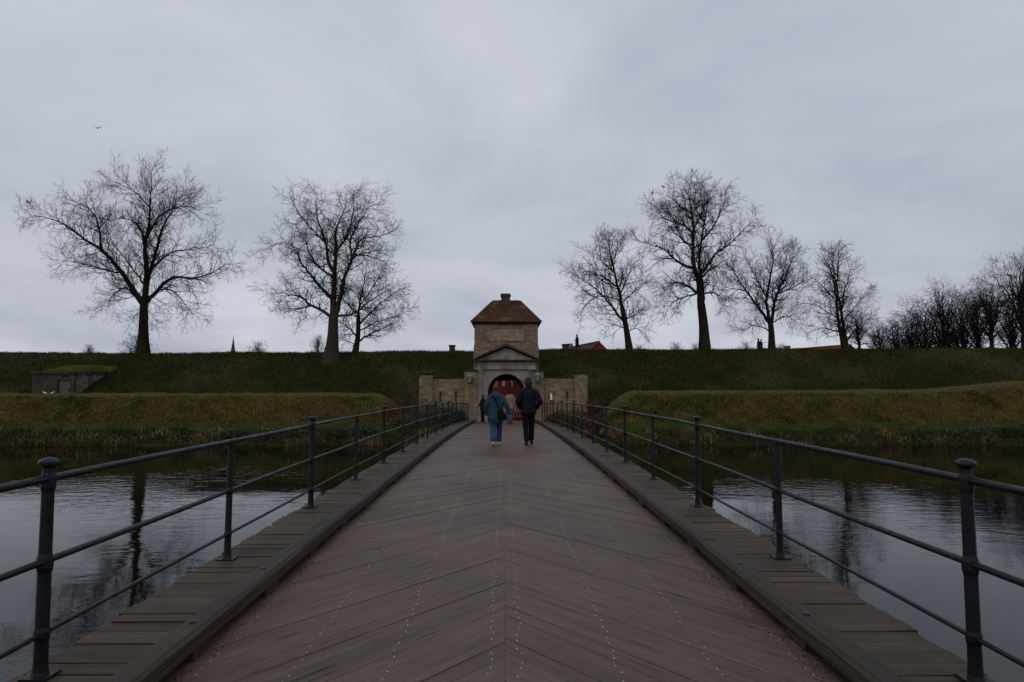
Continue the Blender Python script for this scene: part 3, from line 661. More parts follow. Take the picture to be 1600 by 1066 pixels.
# wing walls
def wing(side, xo0, xo1, xp0, xp1, xi0, xi1, zo, zp, zi, slits, label):
    wx = (xo0 + xi1) / 2
    wg = empty('wing_wall', (wx, 42, ZG)); tag(wg, label, 'wall', 'brick wing walls beside the gate')
    # panel with real slit openings: build in columns
    cuts = sorted([xp0, xp1] + [c for sx in slits for c in (sx - .06, sx + .06)]); sz0, sz1 = .48, 1.10
    mb = MB(); yA, yB = 42.05, 42.30
    for a, b in zip(cuts[:-1], cuts[1:]):
        mid = (a + b) / 2
        if any(abs(mid - sx) < .05 for sx in slits):
            mb.box(a, b, yA, yB, ZG - .3, sz0); mb.box(a, b, yA, yB, sz1, zp); mb.box(a, b, yB - .03, yB, sz0, sz1)
        else: mb.box(a, b, yA, yB, ZG - .3, zp)
    mb.build('wall', M['brick_yellow'], wg)
    for sx in slits:
        mb = MB(); mb.box(sx - .09, sx + .09, 42.0, 42.048, sz0 - .07, sz0); mb.build('slit_sill', M['brick_red'], wg)
    for nm, a, b, zt in (('outer_pier', xo0, xo1, zo), ('inner_pier', xi0, xi1, zi)):
        mb = MB(); mb.box(a, b, 41.82, 42.32, ZG - .3, zt - .10); mb.box(a + .07, b - .07, 41.79, 41.818, ZG - .3, zt - .16); p = mb.build(nm, M['brick_yellow'], wg)
        mb = MB(); mb.box(a - .05, b + .05, 41.75, 42.36, zt - .098, zt - .04); mb.box(a - .02, b + .02, 41.78, 42.34, zt - .038, zt); mb.build('cap', M['moss'], p)
    mb = MB(); mb.box(xp0 + .06, xp1 - .06, 41.98, 42.36, zp + .002, zp + .075); mb.build('coping', M['moss'], wg)
    return wg
wing(-1, -5.24, -4.42, -4.42, -2.50, -2.50, -1.66, 2.24, 1.93, 2.45, (-3.96, -3.01), 'yellow brick wing wall with two slits left of the stone portal')
wing(1, 4.26, 5.06, 2.38, 4.26, 1.56, 2.38, 2.28, 1.97, 2.45, (2.84, 3.82), 'yellow brick wing wall right of the stone portal, white lamp in one slit')
wl = empty('slit_lamp', (2.84, 42.0, .62)); tag(wl, 'small white lamp box hanging in a slit of the right wing wall', 'lamp')
mb = MB(); mb.box(2.78, 2.90, 41.97, 42.12, .60, .98); mb.build('box', M['white'], wl)
mb = MB(); mb.prism([(2.75, .982), (2.93, .982), (2.90, 1.06), (2.78, 1.06)], 41.95, 42.12); mb.build('hood', M['lampglass'], wl)

# lanterns
def lantern(x, zc, label):
    y = 41.46; ln = empty('wall_lantern', (x, y, zc)); tag(ln, label, 'lantern', 'green copper lanterns on the gate piers')
    mb = MB(); mb.tube([(x, 41.79, zc + .42), (x, 41.6, zc + .46), (x, y, zc + .40), (x, y, zc + .34)], .014, 6); mb.build('bracket', M['copper'], ln)
    mb = MB(); mb.lathe((x, y, zc), [(.23, .14), (.225, .165), (.13, .235), (.06, .27), (.05, .31), (.02, .34), (.001, .36)], 6); mb.build('hood', M['copper'], ln)
    mb = MB(); mb.lathe((x, y, zc), [(.085, -.235), (.095, -.22), (.178, .12), (.17, .135)], 6); mb.build('glass', M['lampglass'], ln)
    mb = MB()
    for k in range(6):
        a = k * math.pi / 3; mb.tube([(x + .09 * math.cos(a), y + .09 * math.sin(a), zc - .235), (x + .19 * math.cos(a), y + .19 * math.sin(a), zc + .138)], .011, 4)
    mb.lathe((x, y, zc), [(.02, -.31), (.06, -.29), (.10, -.255), (.10, -.236)], 6)
    mb.build('frame', M['iron'], ln)
lantern(-2.13, 1.88, 'green copper lantern on the brick pier left of the arch')
lantern(1.965, 1.95, 'green copper lantern on the brick pier right of the arch')

# ------------------------------------------------------------------ bunker in the rampart
bx0, bx1, by0, by1, bz = -30.75, -28.05, 44.8, 49.6, 2.37
bn = empty('bunker', ((bx0 + bx1) / 2, by0, .3)); tag(bn, 'grey concrete bunker set into the left rampart slope, grass on its roof', 'bunker')
dx0, dx1, dz1 = -29.10, -28.27, 1.87
mb = MB(); mb.box(bx0, dx0, by0, by0 + .3, -.3, bz - .12); mb.box(dx1, bx1, by0, by0 + .3, -.3, bz - .12); mb.box(dx0, dx1, by0, by0 + .3, dz1, bz - .12); mb.build('front_wall', M['concrete'], bn)
mb = MB(); mb.box(bx1 - .3, bx1 - .002, by0 + .302, by1, -.3, bz - .12); mb.build('side_wall', M['rubble'], bn)
mb = MB(); mb.box(bx0, bx0 + .3, by0 + .302, by1, -.3, bz - .12); mb.build('side_wall', M['rubble'], bn)
mb = MB(); mb.box(bx0 - .1, bx1 + .1, by0 - .1, by1, bz - .118, bz + .03); mb.build('roof_slab', M['concrete'], bn)
mb = MB(); mb.box(dx0, dx1, by0 + .12, by0 + .17, -.1, dz1); d_ = mb.build('door', M['steel_door'], bn)
mb = MB(); mb.box(dx1 - .16, dx1 - .1, by0 + .08, by0 + .118, 1.1, 1.3); mb.build('handle', M['iron'], d_)
mb = MB(); mb.box(-28.85, -28.45, by0 - .012, by0 - .002, 2.02, 2.14); mb.build('vent', M['black'], bn)
def roof_turf():
    n = 9000; X = npr.uniform(bx0 + .5, bx1 + .2, n); Y = npr.uniform(by0 + .2, by1 + 1.0, n)
    Z = bz + .02 + .32 * np.clip((Y - by0) / 1.5, 0, 1) * np.clip((X - bx0 - .4) / .9, 0, 1); a = npr.uniform(0, 6.28, n); h = npr.uniform(.08, .22, n)
    P0 = np.stack([X - .015 * np.cos(a), Y - .015 * np.sin(a), Z - .3], -1); P1 = np.stack([X + .015 * np.cos(a), Y + .015 * np.sin(a), Z - .3], -1); P2 = np.stack([X + npr.normal(0, .07, n), Y + npr.normal(-.04, .06, n), Z + h], -1)
    o = link('bunker_turf', np_mesh('bunker_turf', np.stack([P0, P1, P2], 1).reshape(-1, 3), np.arange(3 * n).reshape(-1, 3), M['blade_rim'])); tag(o, 'pale grass growing on the bunker roof', 'grass', kind='stuff')
roof_turf()

# ------------------------------------------------------------------ trees
def smooth_path(pts, step):
    P = [Vector(p) for p in pts]; out = []
    P = [P[0] * 2 - P[1]] + P + [P[-1] * 2 - P[-2]]
    for i in range(1, len(P) - 2):
        n = max(1, int((P[i+1] - P[i]).length / step))
        for k in range(n):
            t = k / n
            out.append(.5 * ((2 * P[i]) + (P[i+1] - P[i-1]) * t + (2*P[i-1] - 5*P[i] + 4*P[i+1] - P[i+2]) * t*t + (3*P[i] - P[i-1] - 3*P[i+1] + P[i+2]) * t**3))
    out.append(P[-2]); return out
class FastTubes:
    def __init__(s): s.v = []; s.q = []
    def tube(s, pts, rads, sides=3):
        n = len(pts); b = len(s.v); u = None
        for i in range(n):
            t = pts[min(i+1, n-1)] - pts[max(i-1, 0)]; t.normalize()
            if u is None:
                a = Vector((.31, .87, .2)); u = a - t * a.dot(t); u.normalize()
            else:
                u = u - t * u.dot(t); u.normalize()
            w = t.cross(u); r = rads[i]; p = pts[i]
            for k in range(sides):
                c = CS[sides][k]; s.v.append(p + u * (c[0] * r) + w * (c[1] * r))
        for i in range(n - 1):
            for k in range(sides):
                k2 = (k + 1) % sides; s.q.append((b + i*sides + k, b + i*sides + k2, b + (i+1)*sides + k2, b + (i+1)*sides + k))
CS = {n: [(math.cos(2*math.pi*k/n), math.sin(2*math.pi*k/n)) for k in range(n)] for n in (3, 4, 5, 8, 10)}
class Tree:
    def __init__(s, seed, up=.10, wander=.22, dens=1.0, tw=.0068, l1=2.0, l2=.95, l3=.42, droop=0.0, ang=(30, 62)):
        s.r = random.Random(seed); s.wood = FastTubes(); s.crown = FastTubes(); s.up = up; s.wd = wander; s.dens = dens; s.tw = tw; s.l = (0, l1, l2, l3); s.droop = droop; s.ang = ang; s.tips = []
    def child_dir(s, t, az):
        a = Vector((0, 0, 1)) if abs(t.z) < .9 else Vector((1, 0, 0)); u = (a - t * a.dot(t)).normalized(); w = t.cross(u)
        th = R(s.r.uniform(*s.ang)); return (t * math.cos(th) + (u * math.cos(az) + w * math.sin(az)) * math.sin(th)).normalized()
    def branch(s, lv, p, d, Ln, r0, droop):
        n = {1: 6, 2: 4, 3: 2}[lv]; st = Ln / n; g = s.r.gauss; pts = [p.copy()]; dirs = []
        d = d.copy(); wd = s.wd * (1.15 if lv == 1 else .75)
        for i in range(n):
            d = d + Vector((g(0, wd), g(0, wd), g(0, wd) + s.up * (1.0 if lv < 2 else .8) - droop)); d.normalize(); p = p + d * st; pts.append(p); dirs.append(d)
        r1 = s.tw if lv < 3 else s.tw * .6
        rads = [max(r0 + (r1 - r0) * i / n, s.tw * .5) for i in range(n + 1)]
        s.crown.tube(pts, rads, 4 if lv == 1 else 3)
        if lv == 1: s.tips.append(pts[-1])
        if lv < 3:
            gap = (.23, .15)[lv - 1] / s.dens; m = max(2, int(Ln / gap)); az = s.r.uniform(0, 6.28)
            for i in range(m):
                t = .12 + .88 * (i + s.r.random()) / m; k = min(int(t * n), n - 1); f = t * n - k
                q = pts[k].lerp(pts[k+1], min(f, 1)); az += 2.4 + s.r.uniform(-.5, .5)
                l = s.l[lv + 1] * s.r.uniform(.45, 1.25) * (1.1 - .45 * t)
                s.branch(lv + 1, q, s.child_dir(dirs[k], az), l, max(rads[k] * .56, s.tw), droop)
    def limb(s, pts, r0, r1, start=.12, jit=.028, gap=.22, lscale=1.0, wood=True):
        P = smooth_path(pts, .3); n = len(P)
        for i in range(1, n - 1): P[i] = P[i] + Vector((s.r.gauss(0, jit), s.r.gauss(0, jit), s.r.gauss(0, jit))) * (.4 if r0 > .2 else 1)
        rads = [r1 + (r0 - r1) * (1 - i / (n - 1)) ** 1.15 for i in range(n)]
        s.wood.tube(P, rads, 8 if r0 > .12 else 5)
        tot = sum((P[i+1] - P[i]).length for i in range(n - 1)); m = max(2, int(tot * (1 - start) / gap * s.dens)); az = s.r.uniform(0, 6.28)
        for i in range(m):
            t = start + (1 - start) * (i + s.r.random()) / m; f = t * (n - 1); k = min(int(f), n - 2); q = P[k].lerp(P[k+1], f - k)
            tan = (P[k+1] - P[k]).normalized(); az += 2.4 + s.r.uniform(-.6, .6)
            l = s.l[1] * s.r.uniform(.45, 1.35) * lscale * (1.15 - .35 * t)
            d = s.child_dir(tan, az)
            low = s.droop if d.z < .25 else s.droop * .2
            s.branch(1, q, d, l, max(min(rads[k] * .5, .040), .014), low)
    def build(s, base, label, group, bark, twig, name='bare_tree', cat='tree'):
        root = empty(name, base); tag(root, label, cat, group)
        for nm, ft, m in (('trunk', s.wood, bark), ('crown', s.crown, twig)):
            vs = np.array([(v.x, v.y, v.z) for v in ft.v], dtype=np.float32); link(nm, np_mesh(nm, vs, np.array(ft.q, dtype=np.int32), m, True), root)
        return root
def photo_tree(seed, base, unit, trunk, limbs, label, tr, kw, bark='bark', name='bare_tree', flare=1.55, group='bare trees on the rampart'):
    """limb points in small units right of / above the trunk foot; depth is spread so that the crown is round"""
    T = Tree(seed, **kw)
    r = random.Random(seed + 99)
    def P3(pts, amp, ph, y0):
        out = []; acc = 0; n = len(pts)
        for i, (a, b) in enumerate(pts): out.append(Vector((a * unit, y0 + amp * (i / max(n - 1, 1)) ** 1.1, b * unit)))
        return out
    tp = smooth_path([Vector((a * unit, 0, b * unit)) for a, b in trunk], .3); n = len(tp)
    tp[0] = tp[0] + Vector((0, 0, -.5))
    T.wood.tube(tp, [tr * (1 + (flare - 1) * math.exp(-(i / n) * 6)) * (1 - .28 * i / n) for i in range(n)], 10)
    for j, (pts, rr, y0, amp) in enumerate(limbs):
        T.limb(P3(pts, amp, j, y0), rr, .012, start=.10)
    root = T.build(base, label, group, M[bark], M['twig'], name)
    return root, T

def px(pts, ox, oy, sc_, x0, y0): return [((a / sc_ + ox - x0), (y0 - (b / sc_ + oy))) for a, b in pts]
U = 51.8 / 1067
z1 = lambda p: px(p, 0, 200, 2.665, 228, 553)
t1, T1 = photo_tree(11, (-27.9, 53.0, float(terr(-27.9, 53.0))), U, z1([(605, 940), (602, 830), (600, 710)]), [
    (z1([(597, 725), (560, 665), (520, 595), (445, 505), (385, 465), (310, 405), (240, 380), (190, 372)]), .23, 0, -2.4),
    (z1([(601, 730), (606, 600), (591, 480), (602, 380), (600, 260), (603, 185), (590, 130)]), .25, 0, .6),
    (z1([(604, 650), (626, 540), (641, 420), (655, 350), (690, 260), (715, 210)]), .17, 0, 1.8),
    (z1([(600, 430), (640, 370), (700, 325), (780, 312), (850, 335)]), .10, .2, -1.2),
    (z1([(604, 725), (660, 650), (710, 605), (790, 606), (850, 582), (905, 540), (935, 520)]), .17, 0, 1.9),
    (z1([(445, 505), (430, 430), (395, 350), (330, 300), (270, 300)]), .10, -1.2, 1.5),
    (z1([(591, 480), (560, 400), (500, 350), (440, 335), (370, 340)]), .10, .2, 1.8),
    (z1([(597, 715), (545, 680), (490, 650), (430, 680), (395, 730)]), .09, 0, 1.6),
    (z1([(650, 662), (690, 655), (725, 700), (765, 760)]), .07, .5, 1.4),
    (z1([(520, 595), (470, 590), (400, 570), (330, 560)]), .08, -.7, -1.6),
    (z1([(620, 560), (680, 490), (760, 470), (840, 440)]), .09, .6, 1.9),
    (z1([(600, 300), (560, 250), (500, 215), (450, 205)]), .06, .3, -1.2),
    (z1([(598, 640), (550, 560), (500, 470), (490, 400)]), .07, 0, -2.2),
    (z1([(602, 690), (640, 700), (640, 760), (660, 810)]), .05, 0, -1.6),
    ], 'tall spreading bare tree at far left with a long limb reaching left', .38,
    dict(up=.11, wander=.14, dens=1.08, l1=2.05, l2=1.05, l3=.5, droop=.08), 'bark')
U2 = 50.6 / 1067
z2 = lambda p: px(p, 370, 240, 2.961, 517, 558)
t2, T2 = photo_tree(12, (-12.9, 50.5, float(terr(-12.9, 50.5))), U2, z2([(437, 940), (445, 850), (447, 735)]), [
    (z2([(447, 750), (445, 640), (447, 520), (450, 420), (447, 330), (480, 240), (495, 170)]), .27, 0, .4),
    (z2([(455, 745), (480, 640), (505, 550), (545, 450), (580, 385), (660, 375), (740, 350)]), .2, 0, -1.2),
    (z2([(505, 550), (530, 470), (520, 380), (560, 280), (600, 210), (650, 190)]), .12, -.5, 1.4),
    (z2([(447, 530), (410, 460), (400, 390), (360, 290), (340, 200), (345, 140)]), .15, 0, 1.2),
    (z2([(443, 665), (380, 590), (310, 500), (285, 430), (225, 405), (175, 440)]), .13, 0, -1.4),
    (z2([(440, 740), (380, 700), (330, 680), (280, 640), (200, 620), (130, 620)]), .14, 0, 1.3),
    (z2([(445, 560), (350, 480), (290, 380), (220, 270)]), .10, 0, 1.9),
    (z2([(455, 735), (540, 720), (600, 665), (680, 610), (720, 590)]), .10, 0, 1.3),
    (z2([(450, 430), (500, 380), (540, 290), (555, 170)]), .10, .2, -1.8),
    (z2([(400, 390), (340, 330), (270, 240), (250, 190)]), .07, .6, -1),
    (z2([(545, 450), (620, 460), (690, 480)]), .07, -.7, 1),
    (z2([(330, 680), (290, 700), (220, 720)]), .05, .4, -.6),
    ], 'big round-crowned bare tree with thick brown trunk left of the gatehouse', .46,
    dict(up=.09, wander=.20, dens=1.2, l1=1.75, l2=.9, l3=.42, droop=.05, ang=(35, 70)), 'bark_brown', flare=1.8)
def gen_limbs(r, trunk, H, W, lean=0.0, n=9, lo=.22):
    """limbs for a tree of height H and crown half-width W (small units)"""
    out = []; 
    for i in range(n):
        f = lo + (.78 - lo) * i / (n - 1); s = (-1) ** i; reach = W * (1.05 - .75 * max(0, f - .45)) * r.uniform(.75, 1.05)
        z = H * f; x0 = lean * f; rise = H * r.uniform(.14, .28)
        out.append(([(x0, z), (x0 + s * reach * .3, z + rise * .45), (x0 + s * reach * .65, z + rise * .8), (x0 + s * reach, z + rise)], .03 + .09 * (1 - f), 0, r.uniform(-1, 1) * W * .04))
    return out
r_ = random.Random(5)
U2b = 60 / 1067
t2b, T2b = photo_tree(13, (-13.15, 60.0, float(terr(-13.15, 60.0))), U2b, [(0, 0), (4, 28), (4, 60)], [
    ([(4, 55), (6, 80), (12, 115), (14, 140)], .12, 0, .3), ([(3, 25), (-12, 40), (-25, 48), (-38, 52)], .09, 0, 1), ([(4, 18), (25, 30), (48, 40), (62, 48)], .10, 0, -1),
    ([(4, 45), (30, 72), (55, 95), (72, 105)], .10, 0, 1), ([(5, 60), (-15, 80), (-22, 100)], .08, 0, -1), ([(6, 75), (30, 105), (45, 130)], .08, 0, -1.2), ([(4, 35), (35, 52), (65, 62), (80, 75)], .07, .2, 1.6), ([(3, 12), (-15, 20), (-28, 30)], .05, 0, .6)],
    'smaller bare tree half hidden behind the brown-trunked tree', .24, dict(up=.06, wander=.24, dens=1.2, l1=1.7, l2=.85, l3=.4, droop=.02), 'bark')
U3 = 54 / 1067
z3 = lambda p: px(p, 860, 230, 3.046, 984, 546)
t3, T3 = photo_tree(14, (9.87, 54.0, float(terr(9.87, 54.0))), U3, z3([(378, 960), (362, 850), (345, 760)]), [
    (z3([(348, 775), (335, 700), (310, 580), (290, 480), (285, 420)]), .16, 0, .4),
    (z3([(358, 835), (300, 770), (240, 700), (150, 640), (100, 610)]), .12, 0, -1.6),
    (z3([(312, 590), (250, 525), (225, 450)]), .08, .2, 1), (z3([(335, 700), (360, 640), (385, 570)]), .07, .1, -1),
    (z3([(355, 830), (400, 780), (440, 735)]), .07, 0, 1.2), (z3([(302, 530), (330, 470), (335, 420)]), .06, .2, .8), (z3([(328, 660), (270, 612), (200, 575), (130, 570)]), .09, .1, 1.7),
    (z3([(240, 700), (190, 730), (150, 770)]), .05, -1, .8), (z3([(360, 860), (320, 840), (270, 850)]), .05, 0, 1.2), (z3([(365, 880), (400, 860), (425, 880)]), .04, 0, -.8), (z3([(340, 740), (390, 690), (430, 640)]), .06, 0, -1.4)],
    'slender left-leaning bare tree just right of the red gabled house', .25, dict(up=.10, wander=.15, dens=1.2, l1=1.8, l2=.9, l3=.45, droop=.08), 'bark', flare=1.35)
z4 = lambda p: px(p, 860, 230, 3.046, 1101, 545)
U4 = 52.8 / 1067
t4, T4 = photo_tree(15, (15.45, 52.8, float(terr(15.45, 52.8))), U4, z4([(738, 955), (735, 850), (725, 740)]), [
    (z4([(722, 760), (715, 640), (692, 560), (686, 470), (690, 380), (680, 285), (665, 200), (680, 150)]), .26, 0, -.5),
    (z4([(735, 770), (736, 650), (726, 540), (742, 420), (762, 330), (780, 250), (785, 170)]), .19, .1, 1.0),
    (z4([(716, 690), (650, 652), (590, 640), (540, 680), (510, 690)]), .12, 0, -1.4), (z4([(692, 565), (620, 530), (560, 462), (490, 435), (430, 400)]), .12, 0, 1.6),
    (z4([(690, 400), (630, 362), (540, 345), (480, 290)]), .10, -.2, -1.6), (z4([(738, 585), (800, 492), (860, 452), (920, 385), (960, 350)]), .12, .2, -1.6),
    (z4([(738, 690), (800, 680), (845, 715), (870, 740)]), .08, 0, 1.4), (z4([(738, 605), (810, 545), (890, 545)]), .09, .2, 1.9), (z4([(702, 690), (610, 720), (570, 775)]), .07, 0, 1.2),
    (z4([(682, 305), (620, 250), (575, 195)]), .08, -.3, .8), (z4([(745, 420), (800, 350), (840, 260), (840, 210)]), .09, .5, -1), (z4([(688, 460), (640, 420), (600, 300), (545, 240)]), .09, -.2, 1.4), (z4([(762, 330), (730, 250), (740, 160)]), .07, .7, 1.2), (z4([(690, 380), (720, 300), (705, 200)]), .07, -.2, -1.4)],
    'tallest bare tree right of the gatehouse with thick straight trunk', .42, dict(up=.08, wander=.19, dens=1.2, l1=1.75, l2=.88, l3=.42, droop=.09), 'bark', flare=1.3)
U5 = 56 / 1067
q5 = lambda p: [(a - 1208, 543 - b) for a, b in p]
t5, T5 = photo_tree(16, (22.0, 56.0, float(terr(22.0, 56.0))), U5, q5([(1208, 543), (1208, 515), (1206, 495)]), [
    (q5([(1204, 500), (1187, 473), (1172, 450), (1157, 424), (1150, 405)]), .14, 0, .8), (q5([(1205, 500), (1201, 462), (1211, 405), (1209, 380)]), .15, 0, -.6), (q5([(1208, 503), (1217, 462), (1234, 431), (1249, 400), (1258, 385)]), .15, 0, 1),
    (q5([(1209, 502), (1235, 490), (1255, 502)]), .06, 0, .8), (q5([(1205, 515), (1180, 506), (1155, 516)]), .06, 0, -.8), (q5([(1172, 450), (1160, 445), (1142, 440)]), .06, .4, 1), (q5([(1202, 462), (1185, 420), (1183, 395)]), .08, 0, 1.2), (q5([(1220, 455), (1245, 445), (1262, 430)]), .07, .3, -1), (q5([(1212, 480), (1225, 430), (1228, 390)]), .07, .2, -1.4)],
    'bare tree with forked crown beside the dark strollers on the rampart', .28, dict(up=.13, wander=.16, dens=1.2, l1=1.7, l2=.85, l3=.42, droop=.04), 'bark', flare=1.3)
q6 = lambda p: [(a - 1325, 543 - b) for a, b in p]
t6, T6 = photo_tree(17, (28.1, 56.0, float(terr(28.1, 56.0))), U5, q6([(1325, 543), (1324, 535), (1323, 527)]), [
    (q6([(1323, 540), (1314, 495), (1310, 450), (1303, 420), (1292, 402), (1286, 390)]), .19, 0, -.6), (q6([(1328, 540), (1323, 495), (1319, 450), (1314, 410), (1318, 382)]), .17, .1, .5), (q6([(1323, 485), (1331, 450), (1343, 422), (1350, 405)]), .10, .2, 1),
    (q6([(1317, 515), (1290, 508), (1272, 518)]), .06, 0, 1), (q6([(1310, 462), (1285, 442), (1268, 432)]), .07, 0, -1), (q6([(1327, 530), (1345, 505), (1368, 490)]), .08, 0, -.6), (q6([(1316, 440), (1325, 395), (1328, 378)]), .07, .2, .8), (q6([(1314, 495), (1290, 475), (1268, 465)]), .06, -.2, 1.2), (q6([(1324, 500), (1345, 470), (1358, 450)]), .06, .2, -1)],
    'twin-stemmed bare tree at the right end of the rampart row', .30, dict(up=.08, wander=.22, dens=1.2, l1=1.45, l2=.8, l3=.4, droop=.03, ang=(35, 68)), 'bark', flare=1.2)

# far trees: two hand-made prototypes, copied
def far_proto(seed, H, W, dens=1.0, tw=.014):
    T = Tree(seed, up=.05, wander=.24, dens=dens, tw=tw, l1=H * .20, l2=H * .10, l3=H * .055, ang=(28, 66)); r = random.Random(seed)
    P = smooth_path([Vector((0, 0, -.5)), Vector((.02 * H, 0, .16 * H)), Vector((-.01 * H, 0, .30 * H))], .5)
    T.wood.tube(P, [H * .024 * (1 - .3 * i / len(P)) for i in range(len(P))], 8)
    for i in range(15):
        a = i * 2.4 + r.uniform(-.3, .3); f = .12 + .18 * (i / 14); el = R(12 + 74 * (i / 14) ** .8 + r.uniform(-6, 6)); rr = r.uniform(.72, .84)
        tx = W * math.cos(el) * rr; tz = f * H + (H * .93 - f * H) * math.sin(el) * rr; c, s = math.cos(a), math.sin(a)
        T.limb([Vector((0, 0, f * H)), Vector((c * tx * .28, s * tx * .28, f * H + (tz - f * H) * .38)), Vector((c * tx * .66, s * tx * .66, f * H + (tz - f * H) * .76)), Vector((c * tx * .9, s * tx * .9, tz * .96))], H * .011, .018, start=.15, gap=H * .03, jit=.09)
    out = []
    for nm, ft, m in (('trunk', T.wood, M['far_bark']), ('crown', T.crown, M['far_bark'])):
        out.append((nm, np_mesh(nm, np.array([(v.x, v.y, v.z) for v in ft.v], dtype=np.float32), np.array(ft.q, dtype=np.int32), m, True)))
    return out
PROTO = [far_proto(31, 12, 5.2, .62, .0105), far_proto(32, 12, 4.6, .62, .0105), far_proto(33, 12, 6.0, .64, .0105), far_proto(34, 12, 5.6, .62, .015)]
def far_tree(pr, x, y, z, h, label, group, wf=1.0, rz=0):
    o = empty('far_tree', (x, y, z), rz); tag(o, label, 'tree', group); s = h / 12; o.scale = (s * wf, s * wf, s)
    for nm, me in PROTO[pr]: link(nm, me, o)
# bearing (small units right of the bridge axis per 1067), crown top, distance, half-width factor, prototype
wood = [(556, 120, 72, 1.2, 0, 'low bare tree close behind the twin-stemmed tree'),
    (590, 104, 82, 1.3, 2, 'low rounded bare tree in the gap right of the twin-stemmed tree'),
    (615, 112, 88, 1.2, 1, 'leftmost low tree of the dark copse at right'),
    (640, 126, 86, 1.2, 2, 'second low tree of the dark copse at right, wide crown'),
    (662, 138, 90, 1.1, 0, 'thin bare tree just left of the domed tree in the copse'),
    (692, 172, 84, 1.15, 2, 'domed bare tree standing highest in the middle of the copse'),
    (722, 150, 88, 1.15, 0, 'bare tree right behind the domed tree in the copse'),
    (745, 160, 82, 1.1, 1, 'narrow bare tree left of the wide tree with visible trunk'),
    (768, 176, 78, 1.15, 2, 'wide bare tree with visible trunk near the right edge'),
    (800, 158, 84, 1.2, 0, 'bare tree right of the wide tree, under the tall cut-off tree'),
    (818, 224, 76, 1.0, 2, 'tall bare tree cut by the right edge of the picture'),
    (705, 108, 92, 1.3, 0, 'low dark tree deep inside the copse, under the domed tree'),
    (850, 170, 84, 1.2, 1, 'bare tree just beyond the right edge of the picture')]
for i, (bx, tp, y, wf, p, lb) in enumerate(wood):
    x = bx / 1067 * y; top = 1.5 + tp / 1067 * y; z = float(terr(x, y)) - .2; far_tree(p, x, y, z, (top - z) * 1.17, lb, 'dark bare trees of the right copse', wf * (1.05 if top - z < 8 else .86), i * 1.7)
for i, (pxx, pw, ptop, y, lb) in enumerate([(143, 30, 539, 130, 'tiny distant tree top showing left of the tallest left tree'), (217, 78, 523, 120, 'distant round tree top right behind the far left trunk'), (404, 54, 534, 130, 'distant tree top beside the church spire'), (497, 36, 524, 110, 'thin distant tree top left of the brown trunk'),
        (1057, 40, 535, 140, 'distant tree top left of the tallest right trunk'), (1088, 34, 537, 140, 'distant tree top close behind the tallest right trunk'), (1168, 46, 534, 140, 'distant tree top left of the dark strollers'), (1000, 34, 539, 140, 'faint distant tree top right of the leaning tree'), (1222, 40, 537, 150, 'distant tree top right of the forked tree')]):
    x = (pxx - 789) / 1067 * y; top = 1.5 + (602 - ptop) / 1067 * y; W = pw / 1067 * y / 2; h = W * 2.0
    far_tree(3, x, y, top - h, h * 1.2, lb, 'distant tree tops beyond the rampart', (W / 6.2) / (h / 12), i * 1.1)

# ------------------------------------------------------------------ far buildings
def house(name, p0, p1, w, zb, ze, zr, wallm, roofm, label):
    p0 = Vector((p0[0], p0[1], 0)); p1 = Vector((p1[0], p1[1], 0)); d = (p1 - p0); Ln = d.length; ang = math.atan2(d.y, d.x) - math.pi / 2
    h = empty(name, (p0.x, p0.y, zb), ang); tag(h, label, 'house')
    def mk(nm, mb, m, par=h): me = mb.mesh(nm); me.materials.append(m); return link(nm, me, par)
    mb = MB(); mb.prism([(-w/2, 0), (w/2, 0), (w/2, ze - zb), (0, zr - zb - .12), (-w/2, ze - zb)], 0, Ln); mk('wall', mb, wallm)
    for s in (-1, 1):
        e = 1.08; mb = MB(); a = (s * w/2 * e, ze - zb - (zr - ze) * (e - 1)); mb.prism([a, (0, zr - zb), (0, zr - zb - .11), (a[0], a[1] - .11)], -.12, Ln + .2); mk('roof_slope', mb, roofm)
    mb = MB(); mb.box(-.35, .35, Ln * .6, Ln * .6 + .7, zr - zb - .5, zr - zb + .6); mk('chimney', mb, M['brick_red'])
    mb = MB(); mb.tube([(0, -.1, zr - zb + .02), (0, Ln + .1, zr - zb + .02)], .11, 6); mk('ridge', mb, roofm)
house('red_gabled_house', (12.45, 90), (8.4, 113), 8.0, 1.0, 3.5, 7.25, M['redhouse'], M['darkroof'], 'red gabled house with dark roof peeping over the rampart')
house('red_roofed_house', (43.8, 86), (39.0, 106), 9.0, 1.0, 3.2, 6.6, M['redhouse'], M['redroof'], 'long low house with bright red roof behind the right trees')
sp = empty('church_spire', (-278, 700, 0)); tag(sp, 'thin pointed grey church spire on the far left skyline', 'church')
mb = MB(); mb.box(-281, -275, 697, 703, 0, 33); mb.build('tower', M['far_bark'], sp)
mb = MB(); mb.lathe((-278, 700, 33), [(2.9, 0), (2.2, 4), (1.2, 10), (.4, 16), (.1, 18.5)], 8); mb.build('spire', M['concrete'], sp)
mb = MB(); mb.tube([(-278, 700, 51), (-278, 700, 53)], .12, 5); mb.build('finial', M['iron'], sp)
for x, y, w, h, lb in ((-4.45, 57.5, .46, .75, 'squat brick chimney on the rampart left of the gatehouse'), (5.1, 57.5, .5, .7, 'squat brick chimney on the rampart right of the gatehouse')):
    z = float(terr(x, y)) - .2; c = empty('chimney_stack', (x, y, z)); tag(c, lb, 'chimney', 'chimneys on the rampart')
    mb = MB(); mb.box(x - w/2, x + w/2, y - w/2, y + w/2, z, z + h - .1); mb.build('shaft', M['stone_dark'], c)
    mb = MB(); mb.box(x - w/2 - .05, x + w/2 + .05, y - w/2 - .05, y + w/2 + .05, z + h - .098, z + h + .02); mb.build('cap', M['black'], c)

